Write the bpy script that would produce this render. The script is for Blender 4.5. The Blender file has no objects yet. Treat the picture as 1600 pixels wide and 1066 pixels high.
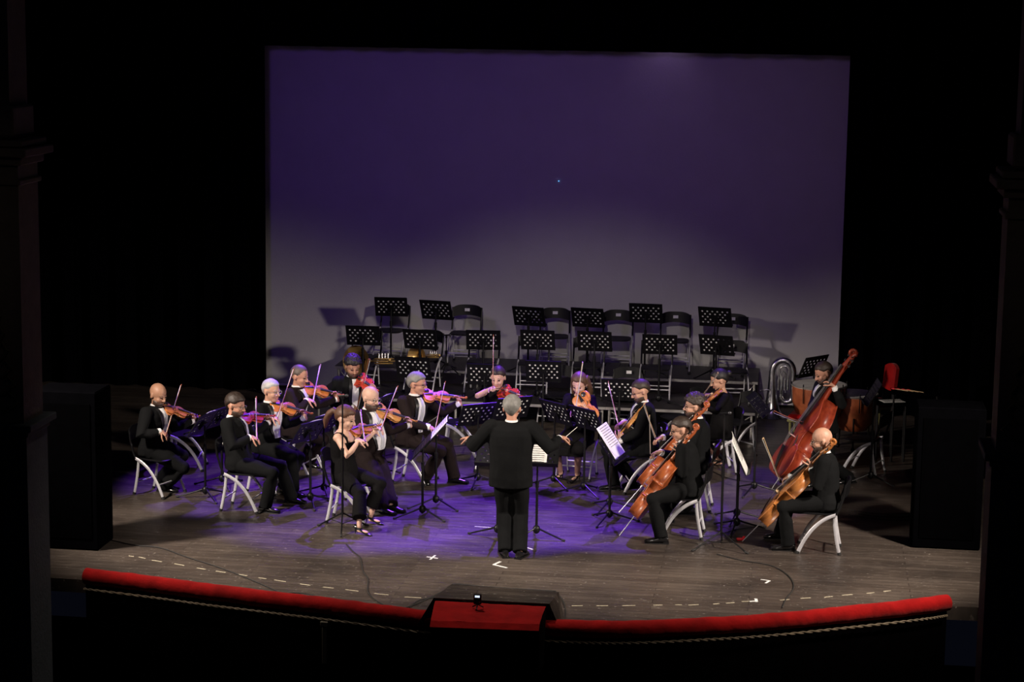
import bpy, math, random
from math import sin, cos, pi, radians, sqrt, atan2, exp
from mathutils import Vector as V, Matrix as M, noise
from mathutils.bvhtree import BVHTree
random.seed(7)
sc = bpy.context.scene
COL = sc.collection
# ------------------------------------------------------------------ camera
FPX = 3280.0
CAM = V((2.979, -21.988, 6.0))
pt, yw, rl = radians(9.3), radians(7.8), radians(.8)
FW = V((-sin(yw)*cos(pt), cos(yw)*cos(pt), -sin(pt)))
_rt = V((cos(yw), sin(yw), 0)); _up = _rt.cross(FW)
RT = _rt*cos(rl)+_up*sin(rl); UP = _up*cos(rl)-_rt*sin(rl)
cd = bpy.data.cameras.new('camera'); cam = bpy.data.objects.new('camera', cd); COL.objects.link(cam)
cam.matrix_world = M(((RT.x, UP.x, -FW.x, CAM.x), (RT.y, UP.y, -FW.y, CAM.y), (RT.z, UP.z, -FW.z, CAM.z), (0, 0, 0, 1)))
cd.sensor_width = 36; cd.lens = FPX*36/1600; cd.clip_end = 200
sc.camera = cam
def ray(px, py): return (FW*FPX + RT*(px-800) + UP*(533-py)).normalized()
def gz(px, py, z=0.0):            # point of the photograph on a horizontal level
    r = ray(px, py); return CAM + r*((z-CAM.z)/r.z)
def at(px, py, Y):                # point of the photograph on an upright plane at depth Y
    r = ray(px, py); return CAM + r*((Y-CAM.y)/r.y)
def far(E0, px, py, L, sg=1):     # point seen at px,py that lies L away from E0
    r = ray(px, py); t0 = (E0-CAM).dot(r); q = CAM+r*t0; p2 = (q-E0).length_squared
    if p2 >= L*L: return E0+(q-E0).normalized()*L
    return CAM + r*(t0+sg*sqrt(L*L-p2))
# ------------------------------------------------------------------ materials
MATS = {}
def mat(name, col, rough=.6, metal=0, emit=None, es=0, noise_s=0, noise_a=0, bump=0, bscale=200, sheen=0, coat=0, ramp=None, spec=None):
    if name in MATS: return MATS[name]
    m = bpy.data.materials.new(name); m.use_nodes = True; nt = m.node_tree; b = nt.nodes['Principled BSDF']
    b.inputs['Base Color'].default_value = (*col, 1); b.inputs['Roughness'].default_value = rough; b.inputs['Metallic'].default_value = metal
    if sheen: b.inputs['Sheen Weight'].default_value = sheen
    if coat: b.inputs['Coat Weight'].default_value = coat; b.inputs['Coat Roughness'].default_value = .12
    if spec is not None: b.inputs['Specular IOR Level'].default_value = spec
    if emit: b.inputs['Emission Color'].default_value = (*emit, 1); b.inputs['Emission Strength'].default_value = es
    tc = nt.nodes.new('ShaderNodeTexCoord')
    n = nt.nodes.new('ShaderNodeTexNoise'); n.inputs['Scale'].default_value = noise_s or 8; n.inputs['Detail'].default_value = 5
    nt.links.new(tc.outputs['Object'], n.inputs['Vector'])
    r = nt.nodes.new('ShaderNodeValToRGB'); a = noise_a or .12
    r.color_ramp.elements[0].position = .3; r.color_ramp.elements[1].position = .7
    r.color_ramp.elements[0].color = (*[c*(1-a) for c in col], 1); r.color_ramp.elements[1].color = (*[min(1, c*(1+a)) for c in col], 1)
    nt.links.new(n.outputs['Fac'], r.inputs['Fac']); nt.links.new(r.outputs['Color'], b.inputs['Base Color'])
    if bump:
        n2 = nt.nodes.new('ShaderNodeTexNoise'); n2.inputs['Scale'].default_value = bscale; n2.inputs['Detail'].default_value = 3
        nt.links.new(tc.outputs['Object'], n2.inputs['Vector'])
        bp = nt.nodes.new('ShaderNodeBump'); bp.inputs['Strength'].default_value = bump; bp.inputs['Distance'].default_value = .01
        nt.links.new(n2.outputs['Fac'], bp.inputs['Height']); nt.links.new(bp.outputs['Normal'], b.inputs['Normal'])
    MATS[name] = m; return m
SUIT = mat('black suit wool', (.0062, .0066, .0072), .9, bump=.5, bscale=14, spec=.12)
SUITB = mat('dark brown black suit wool', (.015, .0098, .0098), .9, bump=.5, bscale=14, spec=.12)
LAPEL = mat('black satin lapel', (.012, .012, .013), .4)
DRESS = mat('black dress fabric', (.0045, .0040, .0045), .85, bump=.5, bscale=30, spec=.12)
SHIRT = mat('white cotton shirt', (.80, .80, .80), .7, bump=.4, bscale=25)
TIE = mat('silver grey satin tie', (.55, .57, .58), .4)
SHOE = mat('black polished leather', (.01, .01, .011), .18, coat=.5)
HEEL = mat('black patent leather', (.01, .01, .01), .15, coat=.5)
SKIN = {'a': mat('light skin', (.56, .31, .215), .5, bump=.2, bscale=90), 'b': mat('rosy skin', (.54, .27, .185), .5, bump=.2, bscale=90),
        'c': mat('warm tan skin', (.42, .22, .14), .5, bump=.2, bscale=90), 'd': mat('pale skin', (.62, .38, .285), .5, bump=.2, bscale=90)}
LIP = mat('lips', (.45, .16, .13), .5); EYE = mat('dark eyes', (.03, .02, .02), .2); STOCK = mat('sheer dark stockings', (.22, .12, .10), .5)
HAIR = {k: mat(k+' hair', c, .55, bump=.45, bscale=30, noise_s=18, noise_a=.25) for k, c in
        dict(black=(.012, .010, .011), dark=(.03, .019, .014), brown=(.09, .045, .022), grey=(.20, .195, .18), silver=(.42, .42, .42), stubble=(.10, .075, .06), auburn=(.10, .045, .025), beard=(.055, .03, .02)).items()}
def wood(name, c1, c2, sc_=(2, 30, 30), rough=.4):
    m = bpy.data.materials.new(name); m.use_nodes = True; nt = m.node_tree; b = nt.nodes['Principled BSDF']
    tc = nt.nodes.new('ShaderNodeTexCoord'); mp = nt.nodes.new('ShaderNodeMapping'); mp.inputs['Scale'].default_value = sc_
    n = nt.nodes.new('ShaderNodeTexNoise'); n.inputs['Scale'].default_value = 3; n.inputs['Detail'].default_value = 8
    r = nt.nodes.new('ShaderNodeValToRGB'); r.color_ramp.elements[0].color = (*c1, 1); r.color_ramp.elements[1].color = (*c2, 1)
    r.color_ramp.elements[0].position = .35; r.color_ramp.elements[1].position = .65
    L = nt.links.new; L(tc.outputs['Object'], mp.inputs[0]); L(mp.outputs[0], n.inputs['Vector']); L(n.outputs['Fac'], r.inputs[0]); L(r.outputs[0], b.inputs['Base Color'])
    b.inputs['Roughness'].default_value = rough; b.inputs['Coat Weight'].default_value = .25; b.inputs['Coat Roughness'].default_value = .28
    return m
WOOD = dict(orange=wood('orange varnished maple', (.42, .11, .016), (.68, .25, .05)), red=wood('red varnished maple', (.40, .028, .012), (.56, .06, .02)),
            amber=wood('amber varnished maple', (.50, .19, .035), (.76, .38, .10)), brown=wood('brown varnished maple', (.26, .08, .02), (.46, .17, .045)),
            cello=wood('red brown cello varnish', (.26, .05, .014), (.42, .11, .028), (2, 12, 12)), cello2=wood('golden brown cello varnish', (.34, .11, .025), (.52, .20, .05), (2, 12, 12)),
            bass=wood('deep red bass varnish', (.20, .022, .010), (.34, .05, .018), (1, 8, 8)))
EBONY = mat('ebony', (.02, .016, .015), .3); STRING = mat('metal strings', (.6, .6, .6), .3, .8); BRIDGE = mat('pale maple bridge', (.6, .42, .24), .5)
BOWW = mat('pernambuco bow stick', (.32, .11, .045), .3); BOWP = mat('pale bow stick', (.55, .38, .22), .35); BHAIR = mat('white horsehair', (.8, .78, .7), .6)
BLKM = mat('black powder coated metal', (.006, .006, .007), .4, spec=.3); SILV = mat('silver grey painted tube', (.62, .62, .66), .35, .25)
BLKP = mat('black chair plastic', (.005, .005, .006), .45, spec=.3); TAG = mat('white paper tag', (.85, .85, .85), .6); PAPER = mat('white paper', (.86, .85, .82), .7)
INK = mat('printed music ink', (.12, .12, .12), .8); RUB = mat('black rubber', (.015, .015, .015), .7)
ALU = mat('brushed aluminium edge', (.55, .54, .5), .35, .7); VELV = mat('red velvet', (.36, .006, .006), .9, bump=1, bscale=9, spec=.1, sheen=.1, noise_s=5, noise_a=.25)
BRASS = mat('yellow brass', (.62, .40, .13), .33, .55); NICK = mat('silver plated brass', (.75, .75, .77), .27, 1)
COPP = wood('copper timpani bowl', (.30, .07, .025), (.46, .13, .05), (3, 3, 3)); DHEAD = mat('white drum head', (.7, .68, .64), .5)
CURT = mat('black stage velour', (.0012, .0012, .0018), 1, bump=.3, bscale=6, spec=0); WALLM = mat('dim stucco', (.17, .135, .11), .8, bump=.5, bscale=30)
GOLD = mat('tarnished gilt ornament', (.14, .12, .07), .6, .2); REDP = mat('red plastic', (.7, .02, .03), .4); DKW = mat('dark stained wood', (.004, .003, .003), .8, spec=.1)
# ------------------------------------------------------------------ mesh builder
class MB:
    def __init__(s): s.v = []; s.f = []; s.m = []
    def add(s, vs, fs, mi=0):
        o = len(s.v); s.v += [V(p) for p in vs]; s.f += [tuple(i+o for i in f) for f in fs]; s.m += [mi]*len(fs)
    def box(s, c, sz, R=None, mi=0, bev=0):
        hx, hy, hz = sz[0]/2, sz[1]/2, sz[2]/2; R = R or M.Identity(3); c = V(c)
        if bev:
            vs = []; b = bev
            for X in (-1, 1):
                for Y in (-1, 1):
                    for Z in (-1, 1):
                        vs += [(X*(hx-b), Y*(hy-b), Z*hz), (X*(hx-b), Y*hy, Z*(hz-b)), (X*hx, Y*(hy-b), Z*(hz-b))]
            from itertools import product
            I = {k: i*3 for i, k in enumerate(product((-1, 1), repeat=3))}
            fs = []
            for Z in (-1, 1): fs.append([I[a, b_, Z] for a, b_ in ((-1, -1), (1, -1), (1, 1), (-1, 1))])
            for Y in (-1, 1): fs.append([I[a, Y, b_]+1 for a, b_ in ((-1, -1), (1, -1), (1, 1), (-1, 1))])
            for X in (-1, 1): fs.append([I[X, a, b_]+2 for a, b_ in ((-1, -1), (1, -1), (1, 1), (-1, 1))])
            for a in (-1, 1):
                for c2 in (-1, 1):
                    fs.append([I[-1, a, c2], I[1, a, c2], I[1, a, c2]+1, I[-1, a, c2]+1])
                    fs.append([I[a, -1, c2], I[a, 1, c2], I[a, 1, c2]+2, I[a, -1, c2]+2])
                    fs.append([I[a, c2, -1]+1, I[a, c2, 1]+1, I[a, c2, 1]+2, I[a, c2, -1]+2])
            for k in I.values(): fs.append([k, k+1, k+2])
            s.add([c+R@V(p) for p in vs], fs, mi); return
        vs = [c+R@V((x*hx, y*hy, z*hz)) for x in (-1, 1) for y in (-1, 1) for z in (-1, 1)]
        s.add(vs, [(0, 1, 3, 2), (4, 6, 7, 5), (0, 4, 5, 1), (2, 3, 7, 6), (0, 2, 6, 4), (1, 5, 7, 3)], mi)
    def loft(s, rings, seg=14, mi=0, caps=True):          # rings: centre, half axis a, half axis b
        vs = []; fs = []
        for c, a, b in rings:
            for k in range(seg):
                t = 2*pi*k/seg; vs.append(c+a*cos(t)+b*sin(t))
        for i in range(len(rings)-1):
            for k in range(seg): fs.append((i*seg+k, i*seg+(k+1) % seg, (i+1)*seg+(k+1) % seg, (i+1)*seg+k))
        if caps: fs.append(tuple(range(seg-1, -1, -1))); fs.append(tuple((len(rings)-1)*seg+k for k in range(seg)))
        s.add(vs, fs, mi)
    def tube(s, pts, r, seg=10, mi=0, round_=False, closed=False):
        pts = [V(p) for p in pts]; n = len(pts)
        rs = list(r) if isinstance(r, (list, tuple)) else [r]*n
        if closed: pts = pts+[pts[0], ]; rs = rs+[rs[0]]; n += 1
        T = []
        for i in range(n):
            a = pts[max(i-1, 0)]; b = pts[min(i+1, n-1)]
            if closed and i in (0, n-1): a, b = pts[n-2], pts[1]
            d = b-a; T.append(d.normalized() if d.length > 1e-9 else V((0, 0, 1)))
        u = T[0].orthogonal().normalized(); rings = []
        for i in range(n):
            u = (u-T[i]*u.dot(T[i])); u = u.normalized() if u.length > 1e-6 else T[i].orthogonal().normalized()
            w = T[i].cross(u)
            if round_ and i == 0:
                for q in (1, .7, .35): rings.append((pts[0]-T[0]*rs[0]*sin(q*pi/2), u*rs[0]*max(cos(q*pi/2), .05), w*rs[0]*max(cos(q*pi/2), .05)))
            rings.append((pts[i], u*rs[i], w*rs[i]))
            if round_ and i == n-1:
                for q in (.35, .7, 1): rings.append((pts[i]+T[i]*rs[i]*sin(q*pi/2), u*rs[i]*max(cos(q*pi/2), .05), w*rs[i]*max(cos(q*pi/2), .05)))
        s.loft(rings, seg, mi, caps=not closed)
    def ell(s, c, r, R=None, seg=16, rg=10, mi=0, fn=None):
        R = R or M.Identity(3); c = V(c); vs = []; fs = []
        for i in range(rg+1):
            th = pi*i/rg
            for k in range(seg):
                ph = 2*pi*k/seg; d = V((sin(th)*cos(ph), sin(th)*sin(ph), cos(th)))
                q = fn(d) if fn else 1.0
                vs.append(c+R@V((d.x*r[0]*q, d.y*r[1]*q, d.z*r[2]*q)))
        for i in range(rg):
            for k in range(seg): fs.append((i*seg+k, (i+1)*seg+k, (i+1)*seg+(k+1) % seg, i*seg+(k+1) % seg))
        s.add(vs, fs, mi)
    def lathe(s, prof, c=(0, 0, 0), R=None, seg=24, mi=0, caps=True):  # prof (r,z)
        R = R or M.Identity(3); c = V(c)
        s.loft([(c+R@V((0, 0, z)), R@V((r, 0, 0)), R@V((0, r, 0))) for r, z in prof], seg, mi, caps)
    def mesh(s, name, mats):
        me = bpy.data.meshes.new(name); me.from_pydata(s.v, [], s.f)
        for m in (mats if isinstance(mats, (list, tuple)) else [mats]): me.materials.append(m)
        me.polygons.foreach_set('material_index', s.m); me.validate(); me.update(); return me
def link(name, me, parent=None, smooth=True):
    o = bpy.data.objects.new(name, me); COL.objects.link(o)
    if parent: o.parent = parent
    if smooth:
        me.polygons.foreach_set('use_smooth', [True]*len(me.polygons))
        if name not in ('hair', 'beard', 'body', 'jacket', 'trousers', 'dress', 'scroll') and hasattr(me, 'set_sharp_from_angle'): me.set_sharp_from_angle(angle=radians(38))
    return o
def obj(name, mb, mats, parent=None, off=None, smooth=True):
    if off is not None:
        off = V(off); mb.v = [p-off for p in mb.v]
    return link(name, mb.mesh(name, mats), parent, smooth)
def tag(o, label=None, cat=None, group=None, kind=None):
    if label: o['label'] = label
    if cat: o['category'] = cat
    if group: o['group'] = group
    if kind: o['kind'] = kind
    return o
def thing(name, label, cat, loc=(0, 0, 0), rz=0, group=None):
    o = bpy.data.objects.new(name, None); COL.objects.link(o); o.empty_display_size = .1
    o.location = loc; o.rotation_euler = (0, 0, rz); return tag(o, label, cat, group)
def copy_thing(src, loc, rz, label, group=None, skip=()):
    def cp(o, par):
        c = o.copy(); COL.objects.link(c); c.parent = par
        for ch in list(o.children):
            if ch.name.split('.')[0] not in skip: cp(ch, c)
        return c
    r = cp(src, None); r.location = loc; r.rotation_euler = (0, 0, rz); r['label'] = label
    if group: r['group'] = group
    return r
def remesh(mb, vox, sm=2):
    me = mb.mesh('tmp', [SUIT]); o = bpy.data.objects.new('tmp', me); COL.objects.link(o)
    r = o.modifiers.new('r', 'REMESH'); r.mode = 'VOXEL'; r.voxel_size = vox; r.adaptivity = 0
    q = o.modifiers.new('s', 'SMOOTH'); q.factor = .5; q.iterations = sm
    dg = bpy.context.evaluated_depsgraph_get(); ev = o.evaluated_get(dg); m2 = ev.to_mesh()
    nv = len(m2.vertices); co = [0.0]*(nv*3); m2.vertices.foreach_get('co', co)
    out = MB(); out.v = [V(co[3*i:3*i+3]) for i in range(nv)]; out.f = [tuple(p.vertices) for p in m2.polygons]; out.m = [0]*len(out.f)
    ev.to_mesh_clear(); bpy.data.objects.remove(o); bpy.data.meshes.remove(me)
    return out
Z = V((0, 0, 1))
def proj(p): d = p-CAM; w = d.dot(FW); return V((800+FPX*d.dot(RT)/w, 533-FPX*d.dot(UP)/w))
def along(p0, d, a, b, px, py):   # point of a neck whose image is nearest to px,py
    return min((p0+d*(a+(b-a)*i/40) for i in range(41)), key=lambda p: (proj(p)-V((px, py))).length)
def frame(x, up):                 # rotation with local x along x and local z near up
    x = x.normalized(); z = (up-x*up.dot(x)).normalized(); y = z.cross(x)
    return M((x, y, z)).transposed()
def place(o, R, p): o.matrix_world = M.Translation(p) @ R.to_4x4()
# ------------------------------------------------------------------ folding chair (faces local +x)
def bez(a, b, c, n=8): return [V(a)*(1-t)**2+V(b)*2*t*(1-t)+V(c)*t*t for t in [i/n for i in range(n+1)]]
def flat_tube(b, pts, w, t):      # oval tube, broad fore and aft, thin sideways
    rings = []
    for i, p in enumerate(pts):
        d = (pts[min(i+1, len(pts)-1)]-pts[max(i-1, 0)]).normalized(); rings.append((p, V((d.z, 0, -d.x))*w, V((0, t, 0))))
    b.loft(rings, 12)
def make_chair():
    t = thing('folding_chair', '', 'chair')
    b = MB()                                                        # seat: dished pad with rounded corners
    n = 32; top = []; rings = []
    for q, z in ((.90, .440), (1, .447), (1, .457), (.96, .463), (.6, .458), (.05, .455)):
        r = []
        for k in range(n):
            a = 2*pi*k/n; cx, sy = cos(a), sin(a)
            e = .45; r.append(V((.05+.205*q*math.copysign(abs(cx)**e, cx), .205*q*math.copysign(abs(sy)**e, sy), z)))
        rings.append(r)
    vs = [p for r in rings for p in r]; fs = [(i*n+k, i*n+(k+1) % n, (i+1)*n+(k+1) % n, (i+1)*n+k) for i in range(len(rings)-1) for k in range(n)]
    fs += [tuple(range(n-1, -1, -1)), tuple((len(rings)-1)*n+k for k in range(n))]
    b.add(vs, fs); obj('seat', b, BLKP, t)
    b = MB()                                                        # backrest: curved panel
    N = 14; vs = []
    for i in range(N+1):
        y = -.205+.41*i/N; q = (y/.205); x0 = -.235-.035*(1-q*q)
        h1 = .835-.035*abs(q)**4; h0 = .655+.025*(1-q*q)
        for dx in (0, -.018):
            for z in (h0, h1): vs.append((x0+dx+(.70-z)*.10, y, z))
    fs = []
    for i in range(N):
        o = i*4; fs += [(o, o+4, o+5, o+1), (o+2, o+3, o+7, o+6), (o+1, o+5, o+7, o+3), (o, o+2, o+6, o+4)]
    fs += [(0, 1, 3, 2), (N*4, N*4+2, N*4+3, N*4+1)]
    b.add(vs, fs); bk = obj('backrest', b, BLKP, t)
    for s_ in (-1, 1):
        b = MB(); y = .218*s_
        b.tube([(-.245, y, .80), (-.225, y, .66), (-.19, y, .54), (-.15, y, .455)], .0135, 8); obj('upright', b, BLKM, t)
        b = MB(); flat_tube(b, bez((-.15, y, .455), (.11, y, .38), (.25, y, .012), 12), .0205, .011); lg = obj('front_leg', b, SILV, t)
        b = MB(); b.tube([(.247, y, .03), (.256, y, 0.002)], .023, 8); obj('foot_cap', b, RUB, lg)
        b = MB(); y2 = .19*s_
        flat_tube(b, bez((-.13, y2, .445), (-.14, y2, .25), (-.20, y2, .012), 8), .019, .010); lg = obj('rear_leg', b, SILV, t)
        b = MB(); b.tube([(-.196, y2, .03), (-.204, y2, 0.002)], .021, 8); obj('foot_cap', b, RUB, lg)
    b = MB(); b.tube([(-.158, -.19, .16), (-.158, .19, .16)], .009, 8); obj('crossbar', b, SILV, t)
    b = MB(); b.tube([(.19, -.218, .17), (.19, .218, .17)], .009, 8); obj('crossbar', b, SILV, t)
    b = MB(); b.box((-.232, 0, .765), (.004, .075, .045), M.Rotation(.1, 3, 'Y')); obj('tag', b, TAG, t)['label'] = 'small white paper tag'
    return t
CH0 = make_chair(); CH0_used = [False]
def chair(p, deg, label, group=None, tagged=True, z=0):
    loc = (p[0], p[1], z)
    if not CH0_used[0]:
        CH0_used[0] = True; CH0.location = loc; CH0.rotation_euler = (0, 0, radians(deg)); CH0['label'] = label
        if group: CH0['group'] = group
        return CH0
    r = copy_thing(CH0, loc, radians(deg), label, group, () if tagged else ('tag',))
    return r
# ------------------------------------------------------------------ music stand (desk faces local +x)
def desk_mesh():
    b = MB(); W, H, T = .48, .33, .003; nx, nz = 13, 7; cw, ch = W/nx, H/nz
    for i in range(nx):
        for j in range(nz):
            y0, z0 = -W/2+i*cw, -H/2+j*ch; cy, cz = y0+cw/2, z0+ch/2
            outer = [(y0, z0), (cy, z0), (y0+cw, z0), (y0+cw, cz), (y0+cw, z0+ch), (cy, z0+ch), (y0, z0+ch), (y0, cz)]
            edge = i in (0, nx-1) or j in (0, nz-1)
            if (i+j) % 2 == 0 and not edge:
                inner = [(cy+.0145*cos(pi/4*k-3*pi/4), cz+.0145*sin(pi/4*k-3*pi/4)) for k in range(8)]
                vs = [(x, p[0], p[1]) for x in (T/2, -T/2) for ring in (outer, inner) for p in ring]
                fs = []
                for k in range(8):
                    l = (k+1) % 8; fs += [(k, l, 8+l, 8+k), (16+k, 24+k, 24+l, 16+l), (8+k, 8+l, 24+l, 24+k)]
                b.add(vs, fs)
            else: b.box((0, cy, cz), (T, cw, ch))
    for y in (-W/2, W/2): b.box((0, y, 0), (.012, .005, H))
    b.box((0, 0, H/2), (.012, W, .005))
    b.box((.028, 0, -H/2), (.058, W, .004)); b.box((.057, 0, -H/2+.008), (.004, W, .018)); b.box((-.018, 0, -.03), (.02, .09, .10))
    return b.mesh('desk', [BLKM])
DESK = desk_mesh()
def legs_mesh(k):
    b = MB(); a = 2*pi*k/3
    b.tube([(.02*cos(a), .02*sin(a), .115), (.10*cos(a), .10*sin(a), .085), (.33*cos(a), .33*sin(a), .014)], [.011, .011, .009], 8)
    b.tube([(.32*cos(a), .32*sin(a), .018), (.345*cos(a), .345*sin(a), .014)], .0135, 8, mi=1, round_=True)
    return b.mesh('leg', [BLKM, RUB])
LEGS = [legs_mesh(k) for k in range(3)]
def stand(base, h, deg, label, group=None, tilt=25, z=0, hub=True, rot=20):
    """h: height of desk centre over its base"""
    t = thing('music_stand', label, 'music stand', (base[0], base[1], z), radians(deg), group)
    b = MB(); b.tube([(0, 0, .05), (0, 0, .62)], .015, 10); b.tube([(0, 0, .60), (0, 0, h-.03)], .010, 8)
    b.tube([(0, 0, .58), (0, 0, .66)], .020, 10); obj('pole', b, BLKM, t)
    b = MB(); b.ell((0, 0, .10), (.042, .042, .05)); obj('hub', b, BLKM, t)
    for k in range(3):
        o = link('leg', LEGS[k], t); o.rotation_euler = (0, 0, radians(rot))
    d = link('desk', DESK, t, False); d.location = (.02, 0, h); d.rotation_euler = (0, -radians(tilt), 0)
    mw = M.Translation(V((base[0], base[1], z))) @ M.Rotation(radians(deg), 4, 'Z') @ M.Translation((.02, 0, h)) @ M.Rotation(-radians(tilt), 4, 'Y')
    return t, mw
def sheet(mw, label, w=.30, hh=.31, y=0, group='sheet music on the stands', pages=1, rz=0, flat=False):
    b = MB(); rnd = random.Random(int(abs(mw[0][3]*1000)))
    n = 8
    for pg in range(pages):
        yc = y+(pg-(pages-1)/2)*w
        vs = []
        for i in range(n+1):
            for x in (.006, .010):
                yy = yc-w/2+w*i/n; bow = (.001 if flat else .012)*sin(pi*i/n)
                vs += [(x+bow-(.003 if flat else 0), yy, -.158), (x+bow+(-.003 if flat else .004), yy, -.158+hh)]
        fs = []
        for i in range(n):
            o = i*4; fs += [(o, o+1, o+5, o+4), (o+2, o+6, o+7, o+3), (o+1, o+3, o+7, o+5), (o, o+4, o+6, o+2)]
        fs += [(0, 2, 3, 1), (n*4, n*4+1, n*4+3, n*4+2)]
        b.add(vs, fs)
    for pg in range(pages):
        yc = y+(pg-(pages-1)/2)*w
        for r_ in range(9):
            for i in range(1, n-1):
                zz = -.158+hh-.03-r_*.03; b.box((.0128+(.001 if flat else .012)*sin(pi*(i+.5)/n)+.003, yc-w/2+w*(i+.5)/n, zz), (.0006, w/n*.98, .005+.003*rnd.random()), mi=1)
    o = obj('sheet_music', b, [PAPER, INK], None, None, True); o.matrix_world = mw @ M.Rotation(radians(rz), 4, 'X'); tag(o, label, 'sheet music'); return o
# ------------------------------------------------------------------ bowed instruments (local x tail to scroll, z out of the top)
def outline(Lb, kind):
    pts = []
    key = {'violin': [(0, 0), (.004, .16), (.03, .235), (.10, .283), (.20, .292), (.29, .262), (.345, .215), (.365, .222), (.385, .165), (.45, .150), (.53, .152), (.60, .182), (.625, .215), (.655, .200), (.72, .228), (.80, .237), (.89, .215), (.955, .155), (.99, .08), (1, 0)],
           'bass': [(0, 0), (.004, .16), (.03, .235), (.10, .288), (.20, .300), (.29, .27), (.35, .225), (.375, .222), (.40, .175), (.46, .155), (.53, .152), (.59, .172), (.615, .20), (.65, .200), (.71, .212), (.78, .205), (.86, .16), (.93, .095), (.98, .05), (1, 0)]}[kind]
    res = []
    Q = [V((a, b, 0)) for a, b in key]; K_ = [Q[0]]+Q+[Q[-1]]
    for i in range(1, len(K_)-2):
        a, b, c, d = K_[i-1], K_[i], K_[i+1], K_[i+2]
        for t in (0, .33, .66):
            p = (b*2+(c-a)*t+(a*2-b*5+c*4-d)*t*t+(b*3-a-c*3+d)*t**3)*.5; res.append((p.x, max(0, p.y)))
    res.append(key[-1]); return [(x*Lb, y*Lb) for x, y in res]
def instrument(name, label, cat, R, p, Lb, neck, rib, wd, kind='violin', endpin=0, group=None, chin=False):
    t = thing(name, label, cat, (0, 0, 0), 0, group); place(t, R, p)
    h = outline(Lb, kind); poly = h+[(x, -y) for x, y in reversed(h[1:-1])]; n = len(poly); cx = Lb*.45; k = Lb/.355
    b = MB(); rings = []; arch = .016*k
    def ring(q, z): return [V((cx+(x-cx)*(q if q > .85 else q*.95+.04), y*q, z)) for x, y in poly]
    prof = [(.03, -rib/2-arch*.9), (.35, -rib/2-arch*.85), (.65, -rib/2-arch*.6), (.85, -rib/2-arch*.22), (.97, -rib/2-.004*k), (1.03, -rib/2-.003*k), (1.03, -rib/2), (1.0, -rib/2), (1.0, rib/2), (1.03, rib/2), (1.03, rib/2+.003*k), (.97, rib/2+.004*k), (.85, rib/2+arch*.22), (.65, rib/2+arch*.6), (.35, rib/2+arch*.85), (.03, rib/2+arch*.9)]
    for q, z in prof: rings.append(ring(q, z))
    vs = [v for r in rings for v in r]; fs = [(i*n+a, i*n+(a+1) % n, (i+1)*n+(a+1) % n, (i+1)*n+a) for i in range(len(rings)-1) for a in range(n)]
    fs += [tuple(range(n-1, -1, -1)), tuple((len(rings)-1)*n+a for a in range(n))]
    b.add(vs, fs); body = obj('body', b, WOOD[wd], t)
    top = rib/2+arch
    b = MB()
    for s_ in (-1, 1):
        for q in range(8):
            u = q/7; x = Lb*(.36+.20*u); y = s_*Lb*(.115-.045*u+.02*sin(u*2*pi)); z = rib/2+arch*.72
            b.box((x, y, z), (Lb*.032, .006*k, .003*k), M.Rotation(-s_*.25, 3, 'Z'))
        b.ell((Lb*.36, s_*Lb*.10, rib/2+arch*.68), (.005*k, .005*k, .003*k), seg=8, rg=4); b.ell((Lb*.57, s_*Lb*.07, rib/2+arch*.75), (.004*k, .004*k, .003*k), seg=8, rg=4)
    obj('sound_holes', b, EBONY, body)
    b = MB(); L0 = Lb*.97; L1 = Lb+neck
    b.loft([(V((x, 0, rib/2-.004*k+zz)), V((0, w, 0)), V((0, 0, hh))) for x, w, hh, zz in ((L0-.02*k, .017*k, .016*k, -.004*k), (L0+.01*k, .014*k, .012*k, 0), (L1-.03*k, .011*k, .009*k, .002*k), (L1, .012*k, .010*k, 0))], 12)
    nk = obj('neck', b, WOOD[wd], t)
    b = MB(); pts = []; rr = []                                     # scroll: pegbox then spiral
    sc_ = .105*k if kind == 'violin' else .07*k
    x0 = L1; z0 = rib/2
    for q, (dx, dz, r) in enumerate([(0, 0, .012), (.3, -.06, .012), (.6, -.09, .011), (.8, -.08, .010)]): pts.append((x0+dx*sc_, 0, z0+dz*sc_)); rr.append(r*k)
    for q in range(15):
        a = -pi/2+q*.62; R_ = .016*k*(1-q/18); pts.append((x0+sc_*.86+R_*cos(a)*1.0, 0, z0-.005*k+R_*sin(a)+.006*k)); rr.append((.008-.0003*q)*k)
    b.tube(pts, rr, 12, round_=True); obj('scroll', b, WOOD[wd], t)
    for q in range(4):
        b = MB(); s_ = 1 if q % 2 else -1; x = x0+sc_*(.15+.17*q)
        b.tube([(x, -s_*.012*k, z0-.003*k), (x, s_*.032*k, z0-.003*k)], .003*k, 8); b.ell((x, s_*.038*k, z0-.003*k), (.008*k, .007*k, .004*k), seg=8, rg=6); obj('peg', b, EBONY, t)
    b = MB(); fbl = Lb*.37+neck
    b.loft([(V((L1-fbl*(1-q), 0, rib/2+(.012+.012*(1-q))*k)), V((0, (.021-.009*q)*k, 0)), V((0, 0, .004*k))) for q in (0, .5, 1)], 10); obj('fingerboard', b, EBONY, t)
    b = MB(); bx = Lb*.46; bz = .032*k
    b.loft([(V((bx, 0, rib/2+arch*.7)), V((0, .021*k, 0)), V((.003*k, 0, 0))), (V((bx, 0, rib/2+arch*.7+bz*.6)), V((0, .017*k, 0)), V((.002*k, 0, 0))), (V((bx, 0, top+bz*.62)), V((0, .012*k, 0)), V((.001*k, 0, 0)))], 8); obj('bridge', b, BRIDGE, t)
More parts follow.
